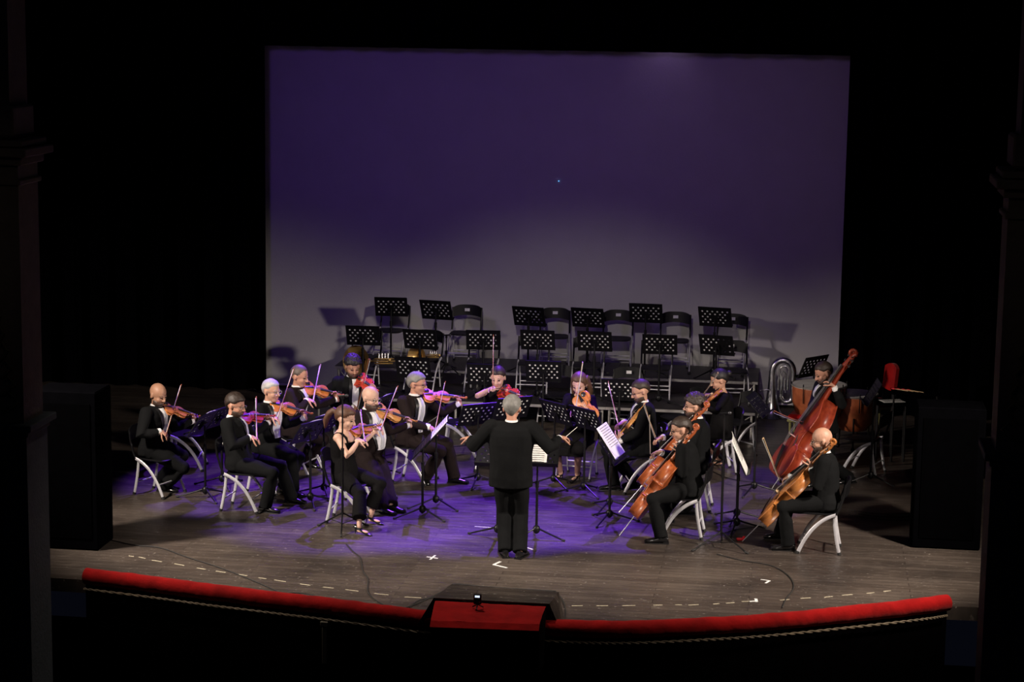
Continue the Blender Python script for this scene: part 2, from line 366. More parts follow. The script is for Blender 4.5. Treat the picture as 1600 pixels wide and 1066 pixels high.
    b = MB(); b.loft([(V((Lb*.015, 0, rib/2+.004*k)), V((0, .008*k, 0)), V((0, 0, .003*k))), (V((Lb*.18, 0, rib/2+arch+.004*k)), V((0, .014*k, 0)), V((0, 0, .004*k))), (V((Lb*.32, 0, rib/2+arch+.012*k)), V((0, .021*k, 0)), V((0, 0, .003*k)))], 8); obj('tailpiece', b, EBONY, t)
    for q in range(4):
        b = MB(); y = (-.012+.008*q)*k; b.tube([(Lb*.32, y*.9, rib/2+arch+.014*k), (bx, y, top+bz*.64), (L1, y*.5, rib/2+.016*k)], .0006*k+.0004, 4); obj('string', b, STRING, t)
    if chin:
        b = MB(); b.ell((.045, .055, rib/2+.018), (.035, .032, .008)); b.box((.02, .04, .003), (.012, .02, .03)); obj('chin_rest', b, EBONY, t)
    if endpin:
        b = MB(); b.tube([(.01, 0, 0), (-endpin, 0, 0)], .0055, 8); b.tube([(.01, 0, 0), (-.03, 0, 0)], .012, 8); obj('endpin', b, SILV, t)
    return t
def bow(name, label, frog, tip, up, L=.74, k=1.0, pale=False, cat='bow'):
    d = (tip-frog).normalized(); R = frame(d, up); t = thing(name, label, cat); place(t, R, frog-d*.03)
    b = MB(); n = 10; b.tube([(L*i/n, 0, .018*k-.012*sin(pi*i/n)) for i in range(n+1)], [(.0046-.0018*i/n)*k for i in range(n+1)], 6)
    b.box((L, 0, .006), (.010, .006, .026)); obj('stick', b, BOWP if pale else BOWW, t)
    b = MB(); b.box((.035, 0, .004*k), (.045, .010*k, .020*k)); b.tube([(-.012, 0, .018*k), (.004, 0, .018*k)], .0055*k, 8); obj('frog', b, EBONY, t)
    b = MB(); b.box((L/2+.02, 0, -.006), (L-.05, .009, .0012)); obj('bow_hair', b, BHAIR, t)
    return t
# ------------------------------------------------------------------ people
def ik(a, b, l1, l2, hint):
    d = b-a; D = d.length; mx = (l1+l2)*.995
    if D > mx: b = a+d*(mx/D); d = b-a; D = mx
    u = d/D; x = (l1*l1-l2*l2+D*D)/(2*D); h = sqrt(max(l1*l1-x*x, 0))
    hn = hint-u*hint.dot(u); hn = hn.normalized() if hn.length > 1e-5 else u.orthogonal().normalized()
    return a+u*x+hn*h, b
def hand(mb, fb, wrist, d, n, side, curl=.9, spread=1.0, k=1.0):
    """palm into mb (merged surface), fingers into fb"""
    d = d.normalized(); n = (n-d*n.dot(d)).normalized(); ac = d.cross(n)*side
    R = M((d, ac, n)).transposed()
    mb.ell(wrist+d*.05*k, (.052*k, .041*k, .019*k), R); mb.tube([wrist-d*.03, wrist+d*.03], [.026*k, .030*k], 10, round_=True)
    for i, (o, L) in enumerate(((.029, .072), (.010, .080), (-.010, .074), (-.029, .058))):
        p = wrist+d*(.082-.004*abs(i-1))*k+ac*o*k; cur = d+ac*o*3*spread*.6; cur.normalize(); pts = [p-cur*.02, p]; a = 0
        for q, fr in enumerate((.42, .32, .26)):
            a += curl*(.65+.12*i)*(.6, .75, .6)[q]
            dr = (cur*cos(a)+n*sin(a)); p = p+dr*L*fr*k; pts.append(p)
        fb.tube(pts, [.0105*k, .0098*k, .009*k, .0082*k, .0072*k], 8, round_=True)
    p = wrist+d*.025*k+ac*.030*k
    pts = [p, p+(d*.7+ac*.6+n*.25)*.035*k, p+(d*.95+ac*.62+n*.75)*.055*k, p+(d*1.25+ac*.5+n*1.05)*.066*k]
    fb.tube(pts, [.013*k, .0115*k, .010*k, .008*k], 8, round_=True)
def hairshell(mb, Rh, c, r, thr_f, thr_b, th, curl=0, seed=0, top=2.0, under=.86, seg=32, rg=22, side=None):
    def fn(d):
        az = math.degrees(atan2(abs(d.y), d.x)); sd = -.1 if side is None else side
        ks = ((0, thr_f-.04), (35, thr_f), (58, thr_f*.55+sd*.45), (72, sd), (100, sd), (128, (sd+thr_b)*.5), (155, thr_b), (181, thr_b))
        for (a0, t0), (a1, t1) in zip(ks, ks[1:]):
            if az <= a1: thr = t0+(t1-t0)*(az-a0)/(a1-a0); break
        m = max(0, min(1, (d.z-thr+noise.noise(d*7)*.05)/.16+.5))
        if d.z > top: m = 0
        q = noise.noise(V((d.x*3, d.y*3, d.z*3+seed*5)))*.02+(noise.noise(V((d.x*9+seed, d.y*9, d.z*9)))*curl if curl else noise.noise(V((d.x*14+seed, d.y*14, d.z*4)))*.012)
        return under+(1+th+q-under)*m
    mb.ell(c, r, Rh, seg, rg, fn=fn)
def person(label, head, hz, yaw, hyaw, hpitch, feet, skin='a', hair=('short', 'dark'), beard=None, glasses=False, outfit='suit', suit=None,
           viol=None, rh=None, lh=None, rdir=None, ldir=None, lean=.06, bside=0, belly=0, shw=.192, ph=.555, k=1.0, reh=None, leh=None, curlR=.9, curlL=.9,
           shirt=(.05, .30), tie=True, standing=False, knees=None, g=1.12, gl=None, ga=1.04, lhn=None, hs=1.13, tw=0, hroll=0, stride=None, instr=None):
    Hc = gz(head[0], head[1], hz); ya = radians(yaw); f = V((cos(ya), sin(ya), 0)); l = V((-sin(ya), cos(ya), 0))
    P = V((Hc.x, Hc.y, ph))-f*lean-l*bside
    ta = radians(yaw+tw); fs_ = V((cos(ta), sin(ta), 0)); ls = V((-sin(ta), cos(ta), 0))
    ha = radians(hyaw); hp = radians(hpitch)
    Rh = M.Rotation(ha, 3, 'Z') @ M.Rotation(hp, 3, 'Y') @ M.Rotation(radians(hroll), 3, 'X')     # hpitch>0 looks down
    hf, hl, hu = Rh @ V((1, 0, 0)), Rh @ V((0, 1, 0)), Rh @ V((0, 0, 1))
    N = Hc-Z*.150-hf*.025-f*.015; S0 = N-Z*.055
    SR, SL = S0-ls*shw, S0+ls*shw
    root = thing('person', label, 'person', (P.x, P.y, 0)); RO = V((P.x, P.y, 0))
    out = {}; gg = g; gl = gl or g
    # instrument and hands
    rt_, lt_ = rh, lh
    if viol:
        E0 = Hc-Z*.135+ls*.055+hf*.045; 
        if 'E' in viol: E0 = at(*viol['E'], Hc.y+viol.get('edy', -.06))
        S = far(E0, *viol['scroll'], .60*viol.get('k', 1), viol.get('sg', 1))
        if 'sdy' in viol: S = at(*viol['scroll'], E0.y+viol['sdy'])
        d = (S-E0).normalized()
        tau = radians(viol.get('tilt', 35)+viol.get('dt', 18)); n = V(viol['n']) if 'n' in viol else (Z*cos(tau)-ls*sin(tau)); Rv = frame(d, n); n = Rv @ V((0, 0, 1))
        kk = viol.get('k', 1); lat = Rv @ V((0, 1, 0))
        instrument('viola' if kk > 1.04 else 'violin', viol['label'], 'viola' if kk > 1.04 else 'violin', Rv, E0-n*.01, .355*kk, .135*kk, .032*kk, viol['wood'], chin=True, group=None)
        K = E0+d*.20*kk+n*.045
        if viol.get('free'):
            F = V(viol['free']) if not isinstance(viol['free'], tuple) else at(viol['frog'][0], viol['frog'][1], Hc.y+viol['free'][0])
            T = far(F, *viol['tip'], .72, viol.get('tsg', 1))
        else:
            fx, tx = V(viol['frog']), V(viol['tip']); best = 1e9; ln = (tx-fx).normalized()
            for q in range(30):
                K_ = E0+d*(.14+.008*q)*kk+n*.045; e_ = proj(K_)-fx; dd = abs(e_.x*ln.y-e_.y*ln.x)
                if dd < best: best = dd; K = K_
            pk = proj(K)
            best = 1e9
            for q in range(18):
                F_ = at(fx.x, fx.y, Hc.y-.14-.02*q)
                if (F_-K).length < .12 or (F_-K).length > .62: continue
                T_ = F_+(K-F_).normalized()*.76; e_ = (proj(T_)-tx).length
                if e_ < best: best = e_; F, T = F_, T_
        bow('violin_bow' if kk <= 1.04 else 'viola_bow', viol['bowlabel'], F, T, n if not viol.get('free') else Z, L=.78, pale=viol.get('pale', False))
        rt_ = F; lt_ = E0+d*(.355+.10)*kk-n*.005
        out['d'] = d
        ldir = ldir or (Z*.75-d*.45+f*.1); nl = -lat*1.0+Z*.1 if lat.dot(ls) > 0 else lat
    # arms
    UA, FA = .295*k, .255*k
    def arm(S, tgt, side, dr, hint, toward):
        if dr is None: dr = ((tgt-S).normalized()+f*.3-Z*.0)
        dr = dr.normalized(); W = tgt-dr*.075*k+toward*-.015
        E_, W = ik(S, W, UA, FA, hint); return E_, W, dr
    rhint = reh or (-ls*.8-Z*.8-f*.1); lhint = leh or (-Z*1.0+ls*.25+f*.1)
    nr = ((rt_-SR).normalized()*.2-Z); 
    if rdir is None and viol: rdir = ((rt_-SR).normalized()*.6+f*.5)
    ER, WR, dR = arm(SR, rt_, -1, rdir, rhint, -Z*0)
    nL = (ls*-1+Z*.2) if viol else V((0, 0, -1))
    EL, WL, dL = arm(SL, lt_, 1, ldir, lhint, nL if viol else V((0, 0, 0)))
    # legs
    hipR, hipL = P-l*.095, P+l*.095; TH, SH = .445*k, .415*k
    legs = []
    for i, (hip, ft) in enumerate(zip((hipR, hipL), feet)):
        g = gz(ft[0], ft[1], .03); fd = V((cos(radians(ft[2] if len(ft) > 2 else yaw)), sin(radians(ft[2] if len(ft) > 2 else yaw)), 0))
        an = V((g.x, g.y, .085))-fd*.06
        if standing: hint = f
        else: hint = (Z*.8+f*.8+(l if i else -l)*.15)
        Kn, an = ik(hip, an, TH, SH, hint)
        if an.z > .10 or an.z < .07:
            an.z = .085
        legs.append((hip, Kn, an, fd))
    woman = outfit in ('top', 'dress', 'longdress')
    hw = .165 if woman else .170; ww = .125 if woman else .152; cw = .150 if woman else .172
    def torso(mb, g=0.0, q=1.0, low=-.09, neck=True):
        ax = (N-P); sp = ax.normalized(); rings = []
        tb = []
        for tt, a, b_, fo in ((low/.6, hw*.93, .125, -.01), (0, hw, .135, -.005), (.22, (hw+ww)/2, .122+belly*.8, belly*.5), (.42, ww+belly*.5, .112+belly, belly*.7), (.62, cw*.98+belly*.2, .122+belly*.3, .012), (.80, cw, .118, .008), (.90, cw*.88, .098, 0), (.97, .105, .075, -.005), (1.02, .062, .060, 0)):
            if not neck and tt > 1.0: continue
            c = P+ax*tt+f*fo; side = (l*(1-max(0, min(1, tt)))+ls*max(0, min(1, tt))).normalized(); fr = side.cross(sp).normalized()
            c = c-fr*.02*sin(pi*max(0, min(1, tt)))
            rings.append((c, side*(a*(gg if tt < .95 else 1)+g)*q, fr*(b_*(gg if tt < .95 else 1)+g)*q))
        mb.loft(rings, 20)
        return rings
    r_up = (.052, .050, .043, .040, .027) if not woman else (.043, .041, .036, .034, .022)
    bare = outfit in ('top',) or outfit == 'dress'
    # body: one continuous surface
    mb, fb = MB(), MB()
    torso(mb, 0, .86 if outfit != 'top' else 1.0)
    sk = 1.0 if bare else .8
    for S, E_, W in ((SR, ER, WR), (SL, EL, WL)):
        mb.ell(S, (.062*sk if not woman else .052*sk,)*3)
        mb.tube([S, S.lerp(E_, .4), E_, E_.lerp(W, .35), W], [r*(sk if i < 4 else 1)*1.0 for i, r in enumerate(r_up)], 12, round_=True)
    bl = outfit in ('dress', 'top')
    for hip, Kn, an, fd in legs:
        mb.tube([hip, hip.lerp(Kn, .5), Kn, Kn.lerp(an, .3), an], [.065, .06, .045, .046 if woman else .042, .028 if woman else .034], 12, round_=True)
        mb.ell(an+fd*(.045 if not woman else .05)-Z*(.045 if not woman else .048), (.085, .026 if not woman else .028, .020), frame(fd, Z))
    mb.tube([N-Z*.05, N+(Hc-N)*.5-hf*.01, Hc-hf*.012-hu*.03], [.062, .054 if not woman else .045, .052], 14, round_=True)
    C = lambda x, y, z: Hc+(hf*x+hl*y+hu*z)*hs
    mb0_ell = mb.ell; H_ = lambda r: tuple(q*hs for q in r)
    mb.ell(C(-.010, 0, .030), H_((.099, .078, .094)), Rh, 20, 14); mb.ell(C(.018, 0, -.030), H_((.074, .064, .085)), Rh, 20, 14); mb.ell(C(.042, 0, -.088), H_((.040, .040, .030)), Rh)
    mb.ell(C(.078, 0, .018), H_((.018, .050, .010)), Rh); mb.ell(C(.055, .035, -.03), H_((.030, .025, .030)), Rh); mb.ell(C(.055, -.035, -.03), H_((.030, .025, .030)), Rh)
    mb.tube([C(.088, 0, .012), C(.104, 0, -.012), C(.112, 0, -.026)], [.009, .0125, .016], 10, round_=True); mb.ell(C(.098, 0, -.031), H_((.014, .019, .009)), Rh)
    for s_ in (-1, 1): mb.ell(C(-.012, s_*.079, -.008), H_((.019, .010, .032)), Rh, 12, 8)
    hand(mb, fb, WR, dR, (nr if not rdir or viol else nr), -1, curlR, k=.95 if not woman else .85); hand(mb, fb, WL, dL, (lhn if lhn else nL if viol else V((0, 0, -1))), 1, curlL, k=.95 if not woman else .85)
    body = remesh(mb, .0085, 1); o = len(body.v); body.add(fb.v, fb.f, 0)
    for s_ in (-1, 1):
        body.ell(C(.0835, s_*.031, .004), (.0115, .016, .0085), Rh, 10, 6, mi=2)
    if not (beard and beard[1] == 'full'): body.ell(C(.091, 0, -.062), (.010, .022, .0075), Rh, 12, 6, mi=1)
    obj('body', body, [SKIN[skin], LIP, EYE], root, RO)
    if woman and outfit != 'longdress': 
        pass
    # brows, hair, beard
    hk = hair[0]
    cc = C(-.012, 0, .030); rr = (.103*hs, .083*hs, .098*hs)
    hm = MB()
    if hk == 'short': hairshell(hm, Rh, cc, rr, .44, -.88, .06, .04, hz*37, side=.05, seg=40, rg=28)
    elif hk == 'crop': hairshell(hm, Rh, cc, rr, .48, -.86, .05, .02, 3, side=.08, seg=40, rg=28)
    elif hk == 'full': hairshell(hm, Rh, cc, rr, .40, -.97, .11, .05, yaw, side=.0, seg=44, rg=30)
    elif hk == 'curly': hairshell(hm, Rh, C(-.012, 0, .036), rr, .33, -.90, .22, .13, 9, side=-.05, seg=72, rg=48)
    elif hk == 'fringe': hairshell(hm, Rh, cc, rr, .62, -.86, .022, .0, 5, side=-.05, under=.9)
    elif hk == 'long':
        hairshell(hm, Rh, cc, rr, .48, -.95, .11, .02, 2, side=-.5)
        for s_ in (-1, 1):
            for q in range(5): hm.tube([C(-.03-.012*q, s_*.078, .05), C(-.035-.012*q, s_*.095, -.06), C(-.03-.014*q, s_*(.09+.004*q), -.15), C(.00-.014*q, s_*.075, -.24-.01*q)], [.022, .024, .022, .008], 8, round_=True)
        hm.tube([C(-.075, 0, .03), C(-.10, 0, -.08), C(-.095, 0, -.20)], [.06, .06, .03], 12, round_=True)
    elif hk == 'ponytail':
        hairshell(hm, Rh, cc, rr, .42, -.80, .13, .06, 2, side=-.05)
        pts = [C(-.09, 0, .03), C(-.15, .0, .035), C(-.19, .01, -.02), C(-.205, .01, -.09), C(-.19, .01, -.15)]
        for q in range(9):
            a = q*.7; o_ = V((0, cos(a)*.018, sin(a)*.018)); hm.tube([p+(Rh @ o_)*(.3+i*.35) for i, p in enumerate(pts)], [.03, .028, .032, .028, .008], 8, round_=True)
    elif hk == 'bun':
        hairshell(hm, Rh, cc, rr, .45, -.92, .07, .0, 2, side=-.1); hm.ell(C(-.125, 0, .035), (.042, .045, .042), Rh)
    for s_ in (-1, 1): hm.tube([C(.088, s_*.014, .024), C(.086, s_*.030, .029), C(.074, s_*.048, .022)], [.003, .0045, .002], 6, round_=True)
    if hk == 'bald': obj('eyebrows', hm, HAIR[hair[1]], root, RO)
    else: obj('hair', hm, HAIR[hair[1]], root, RO)
    if beard:
        bm = MB(); th = {'full': .15, 'short': .02}[beard[1]]
        def fn(d):
            m = 1 if (d.x > -.35 and (d.z < .25 if abs(d.y) > .72 else d.z < -.12)) else 0
            return .86+(.14+th+noise.noise(d*9)*.03)*m
        bm.ell(C(.024, 0, -.062), (.074*hs, .066*hs, .072*hs), Rh, 32, 24, fn=fn)
        for s_ in (-1, 1): bm.tube([C(.102, 0, -.048), C(.097, s_*.022, -.053), C(.085, s_*.034, -.075)], [.006, .006, .005], 8, round_=True)
        obj('beard', bm, HAIR[beard[0]], root, RO)
    if glasses:
        gm = MB()
        for s_ in (-1, 1):
            gm.tube([C(.104-.004*abs(cos(a)), s_*.033+.024*cos(a), .002+.018*sin(a)) for a in [2*pi*i/14 for i in range(14)]], .0022, 5, closed=True)
            gm.tube([C(.100, s_*.057, .008), C(.05, s_*.080, .008), C(-.015, s_*.086, .004)], .0020, 5)
        gm.tube([C(.106, -.010, .006), C(.110, 0, .009), C(.106, .010, .006)], .0020, 5)
        obj('glasses', gm, BLKM if glasses is True else ALU, root, RO)
    # clothing
    sm = suit or SUIT
    if outfit == 'suit':
        jb = MB(); rings = torso(jb, .012, 1, low=-.10); tv = MB(); torso(tv, .012, 1, low=-.10)
        bvh = BVHTree.FromPolygons(tv.v, tv.f)
        for S, E_, W in ((SR, ER, WR), (SL, EL, WL)):
            jb.ell(S+Z*.0, (.076, .076, .070)); jb.tube([S0+(S-S0)*.45+Z*.01, S], [.062, .070], 12, round_=True)
            jb.tube([S, S.lerp(E_, .35), E_, E_.lerp(W, .4), E_.lerp(W, .84)], [q_*ga for q_ in (.077, .073, .062, .058, .043)], 14, round_=True)
        if standing: jb.loft([(P+f*.0+Z*.08, l*.185, f*.145), (P-Z*.04, l*.178*gg, f*.14*gg), (P-Z*.11, l*.178*gg, f*.14*gg)], 20)
        else:
            jb.loft([(P-f*.03+Z*.10, l*.175*gg, f*.13), (P-f*.045+Z*.02, l*.20*gg, f*.14), (P-f*.045-Z*.06, l*.205*gg, f*.13)], 20)
        jk = remesh(jb, .0115, 2)
        for i, p in enumerate(jk.v):
            q = p*7; jk.v[i] = p+V((noise.noise(q), noise.noise(q+V((9, 0, 0))), noise.noise(q+V((0, 9, 0)))))*.007
        obj('jacket', jk, sm, root, RO)
        dn = (P-N).normalized(); fr = ls.cross(-dn).normalized()
        if fr.dot(fs_) < 0: fr = -fr
        def patch(nm, wf, L, offs, m, v0=.015, a=-1, b_=1, nv=14, nu=6):
            vs = []; ok = True
            for i in range(nv+1):
                v = v0+(L-v0)*i/nv; w0, w1 = wf(i/nv)
                for j in range(nu+1):
                    u = w0+(w1-w0)*j/nu; o_ = N+dn*v+ls*u+fr*.5; h = bvh.ray_cast(o_, -fr)
                    pnt = (h[0] if h[0] is not None else N+dn*v+ls*u+fr*.09)
                    vs.append(pnt+fr*offs)
            nb = len(vs); vs += [p-fr*.006 for p in vs]; fs = []
            w = nu+1
            for i in range(nv):
                for j in range(nu):
                    q = i*w+j; fs += [(q, q+1, q+w+1, q+w), (nb+q, nb+q+w, nb+q+w+1, nb+q+1)]
            for i in range(nv):
                for j in (0, nu): q = i*w+j; fs.append((q, q+w, nb+q+w, nb+q))
            for j in range(nu):
                for i in (0, nv): q = i*w+j; fs.append((q, q+1, nb+q+1, nb+q))
            pb = MB(); pb.add(vs, fs); obj(nm, pb, m, root, RO)
        if shirt:
            w, L = shirt
            if L > .34: prof = lambda q: w*(.75+.35*sin(pi*min(1, q*1.1)))
            else: prof = lambda q: w*(1.0-q*.85)+.004
            patch('shirt_front', lambda q: (-prof(q), prof(q)), L, .013, SHIRT)
            patch('lapel', lambda q: (prof(q)-.004, prof(q)+.034*sin(pi*min(1, .25+q*.75))+.006), L, .017, LAPEL, nu=3)
            patch('lapel', lambda q: (-prof(q)-.034*sin(pi*min(1, .25+q*.75))-.006, -prof(q)+.004), L, .017, LAPEL, nu=3)
            if tie: patch('tie', lambda q: (-(.014+.020*q)*(1 if q < .93 else .5), (.014+.020*q)*(1 if q < .93 else .5)), L*.97, .020, TIE, nu=2)
        cb = MB(); nd = (Hc-N).normalized(); cb.loft([(N+nd*q, l*r1, f*r1) for q, r1 in ((-.035, .080), (.0, .072), (.03, .066), (.03, .060), (0, .060))], 20, caps=False); obj('collar', cb, SHIRT, root, RO)
        for E_, W in ((ER, WR), (EL, WL)):
            cb = MB(); cb.tube([E_.lerp(W, .78), E_.lerp(W, 1.0)], [.043, .040], 14); obj('cuff', cb, SHIRT, root, RO)
        tb = MB()
        tb.ell(P-Z*.01, (.13, .165, .10), M((f, l, Z)).transposed())
        for hip, Kn, an, fd in legs:
            a2 = an-Z*.022+fd*.008; tb.tube([hip, hip.lerp(Kn, .5)+Z*.005, Kn, Kn.lerp(a2, .35), Kn.lerp(a2, .8), a2], [.094*gl, .090*gl, .074*gl, .071*gl, .068*gl, .071*gl], 14, round_=False); tb.ell(Kn, (.074*gl,)*3); tb.ell(hip, (.092*gl,)*3)
        tr = remesh(tb, .0125, 2)
        for i, p in enumerate(tr.v):
            q = p*8; tr.v[i] = p+V((noise.noise(q), noise.noise(q+V((9, 0, 0))), noise.noise(q+V((0, 9, 0)))))*.006
        obj('trousers', tr, sm, root, RO)
        for hip, Kn, an, fd in legs: shoe(an, fd, root, RO)
    else:
        db = MB(); torso(db, .010, 1, low=-.09, neck=False)
        top = S0.z
        if outfit == 'top':
            tb = remesh(db, .012, 1)
            keep = [i for i, p in enumerate(tb.v)]
            # cut to a sleeveless vest below the collar bones with two straps
            cutz = S0.z-.055; fs = [fc for fc in tb.f if all(tb.v[i].z < cutz+max(0, -(tb.v[i]-S0).dot(fs_)+.01)*.55 for i in fc)]
            tb.f = fs; tb.m = [0]*len(fs)
            for s_ in (-1, 1):
                c = S0+ls*s_*.105
                tb.tube([c+fs_*.100-Z*.07, c+fs_*.085-Z*.01, c+fs_*.03+Z*.035, c-fs_*.03+Z*.035, c-fs_*.095-Z*.01, c-fs_*.11-Z*.08], .017, 8)
            obj('sleeveless_top', tb, DRESS, root, RO)
            tb = MB(); tb.ell(P, (.13, .17, .11), M((f, l, Z)).transposed())
            for hip, Kn, an, fd in legs:
                a2 = an+Z*.10; tb.tube([hip, hip.lerp(Kn, .5), Kn, Kn.lerp(a2, .5), a2], [.10, .096, .080, .080, .085], 14); tb.ell(Kn, (.08,)*3); tb.ell(hip, (.098,)*3)
            obj('trousers', remesh(tb, .0125, 2), DRESS, root, RO)
        else:
            kR, kL = legs[0][1], legs[1][1]; aR, aL = legs[0][2], legs[1][2]; mk = (kR+kL)/2; sw = (kR-kL).length/2
            if outfit == 'longdress' or outfit == 'sleeved':
                pass
            for S, E_, W in ((SR, ER, WR), (SL, EL, WL)):
                e = E_.lerp(W, .92) if outfit != 'dress' else S.lerp(E_, .25)
                if outfit != 'dress': db.tube([S, S.lerp(E_, .5), E_, e], [.056, .050, .043, .032], 12, round_=True)
                db.ell(S, (.058,)*3); db.tube([S0+(S-S0)*.4, S], [.055, .056], 10, round_=True)
            fwd = (mk-P); fwd.z = 0; fwd.normalize()
            for hip, Kn, an, fd in legs:
                db.tube([hip, hip.lerp(Kn, .5), Kn+fwd*.02], [.105, .10, .085], 14, round_=True)
            db.loft([(P+fwd*.02, l*.17, Z*.10), (P.lerp(mk, .5), l*max(.15, sw+.06), Z*.09), (mk+fwd*.03-Z*.01, l*max(.14, sw+.08), Z*.085)], 16)
            if outfit == 'longdress':
                ma = (aR+aL)/2; db.loft([(mk-fwd*.02, l*(sw+.08), fwd*.11), (mk.lerp(ma, .5), l*(sw+.08), fwd*.12), (V((ma.x, ma.y, .10)), l*(sw+.10), fwd*.13)], 18)
            else:
                db.loft([(mk-fwd*.02, l*(sw+.075), fwd*.085), (mk-Z*.10, l*(sw+.075), fwd*.08)], 18)
            dm = remesh(db, .012, 2)
            for i, p in enumerate(dm.v):
                q = p*9; dm.v[i] = p+V((noise.noise(q), noise.noise(q+V((9, 0, 0))), 0))*.008
            obj('dress', dm, DRESS, root, RO)
            if outfit != 'longdress' and stride:
                pass
        for hip, Kn, an, fd in legs:
            if outfit in ('dress', 'sleeved'):
                sb = MB(); sb.tube([Kn, Kn.lerp(an, .3), an], [.050, .051, .033], 12); obj('stocking', sb, STOCK, root, RO)
            pump(an, fd, root, RO)
    out.update(P=P, root=root, yaw=yaw, Hc=Hc, legs=legs, f=f, l=l)
    return out
def shoe(an, fd, root, RO):
    b = MB(); ls = V((-fd.y, fd.x, 0)); g = V((an.x, an.y, 0)); rings = []
    for x, w, h in ((-.075, .012, .03), (-.068, .032, .068), (-.03, .038, .085), (.03, .040, .080), (.09, .045, .058), (.15, .048, .044), (.185, .036, .034), (.200, .012, .020)):
        rings.append((g+fd*x+Z*(h/2+.008), ls*w, Z*(h/2)))
    b.loft(rings, 14); b.box(g+fd*.06+Z*.006, (.26, .082, .012), frame(fd, Z)); b.box(g-fd*.045+Z*.01, (.065, .072, .02), frame(fd, Z)); obj('shoe', b, SHOE, root, RO)
def pump(an, fd, root, RO):
    b = MB(); ls = V((-fd.y, fd.x, 0)); g = V((an.x, an.y, 0)); rings = []
    for x, w, z, h in ((-.060, .024, .085, .05), (-.02, .030, .075, .05), (.04, .032, .045, .03), (.10, .036, .022, .026), (.15, .028, .016, .022), (.18, .008, .010, .012)):
        rings.append((g+fd*x+Z*z, ls*w, Z*h/2+fd*0))
    b.loft(rings, 12); b.tube([g-fd*.055+Z*.075, g-fd*.055+Z*.002], [.014, .005], 8); obj('shoe', b, HEEL, root, RO)
# ------------------------------------------------------------------ setting
def floor_mat():
    m = bpy.data.materials.new('worn stage boards'); m.use_nodes = True; nt = m.node_tree; b = nt.nodes['Principled BSDF']; L = nt.links.new
    tc = nt.nodes.new('ShaderNodeTexCoord')
    def nz(scale, vec=(1, 1, 1), det=6, rough=.6):
        mp = nt.nodes.new('ShaderNodeMapping'); mp.inputs['Scale'].default_value = vec; n = nt.nodes.new('ShaderNodeTexNoise')
        n.inputs['Scale'].default_value = scale; n.inputs['Detail'].default_value = det; n.inputs['Roughness'].default_value = rough; L(tc.outputs['Object'], mp.inputs[0]); L(mp.outputs[0], n.inputs['Vector']); return n.outputs['Fac']
    def ramp(src, p0, c0, p1, c1):
        r = nt.nodes.new('ShaderNodeValToRGB'); e = r.color_ramp.elements; e[0].position = p0; e[0].color = (*c0, 1); e[1].position = p1; e[1].color = (*c1, 1); L(src, r.inputs[0]); return r.outputs[0]
    def mix(t, fac, a, c):
        x = nt.nodes.new('ShaderNodeMixRGB'); x.blend_type = t
        if isinstance(fac, float): x.inputs[0].default_value = fac
        else: L(fac, x.inputs[0])
        L(a, x.inputs[1])
        if isinstance(c, tuple): x.inputs[2].default_value = (*c, 1)
        else: L(c, x.inputs[2])
        return x.outputs[0]
    br = nt.nodes.new('ShaderNodeTexBrick'); mp = nt.nodes.new('ShaderNodeMapping'); L(tc.outputs['Object'], mp.inputs[0]); L(mp.outputs[0], br.inputs[0])
    br.inputs['Scale'].default_value = 1; br.inputs['Brick Width'].default_value = 2.6; br.inputs['Row Height'].default_value = .11; br.inputs['Mortar Size'].default_value = .003; br.offset = .37
    br.inputs['Color1'].default_value = (.058, .048, .041, 1); br.inputs['Color2'].default_value = (.086, .073, .063, 1); br.inputs['Mortar'].default_value = (.012, .009, .008, 1)
    grain = ramp(nz(3, (1.2, 26, 1), 8), .3, (.62, .6, .6), .72, (1.25, 1.2, 1.18))
    c = mix('MULTIPLY', 1.0, br.outputs['Color'], grain)
    c = mix('MULTIPLY', 1.0, c, ramp(nz(.7, (1, 1, 1), 5), .35, (.55, .54, .55), .65, (1.4, 1.36, 1.3)))
    scr = ramp(nz(5, (1, 22, 1), 3, .5), .655, (0, 0, 0), .73, (.8, .8, .8)); c = mix('MIX', scr, c, (.34, .29, .24))
    spk = ramp(nz(26, (1, 2.2, 1), 2, .4), .69, (0, 0, 0), .74, (.9, .9, .9)); c = mix('MIX', spk, c, (.42, .38, .33))
    L(c, b.inputs['Base Color']); L(ramp(nz(2.2, (1, 6, 1)), .3, (.30,)*3, .7, (.52,)*3), b.inputs['Roughness'])
    bp = nt.nodes.new('ShaderNodeBump'); bp.inputs['Strength'].default_value = .35; bp.inputs['Distance'].default_value = .004; L(nz(3, (1.2, 26, 1), 6), bp.inputs['Height']); L(bp.outputs[0], b.inputs['Normal'])
    return m
FLOORM = floor_mat()
RAIL = [(135, 899), (240, 912), (330, 924), (430, 936), (530, 948), (670, 966), (760, 972), (880, 980), (980, 982), (1100, 977), (1210, 970), (1330, 958), (1440, 946), (1480, 940)]
def catmull(P_, n=6):
    out = []; Q = [P_[0]]+list(P_)+[P_[-1]]
    for i in range(1, len(Q)-2):
        for k in range(n):
            t = k/n; a, b, c, d = Q[i-1], Q[i], Q[i+1], Q[i+2]
            out.append((b*2+(c-a)*t+(a*2-b*5+c*4-d)*t*t+(b*3-a-c*3+d)*t**3)*.5)
    out.append(Q[-2]); return out
railc = catmull([gz(x, y, .05) for x, y in RAIL], 5)
b = MB(); n = len(railc)
vs = []
for p in railc: vs += [(p.x, p.y+.02, 0), (p.x, 9.6, 0), (p.x, p.y+.02, -.14), (p.x, 9.6, -.14)]
vs[0:4] = [(-9.5, railc[0].y+.1, 0), (-9.5, 9.6, 0), (-9.5, railc[0].y+.1, -.14), (-9.5, 9.6, -.14)]
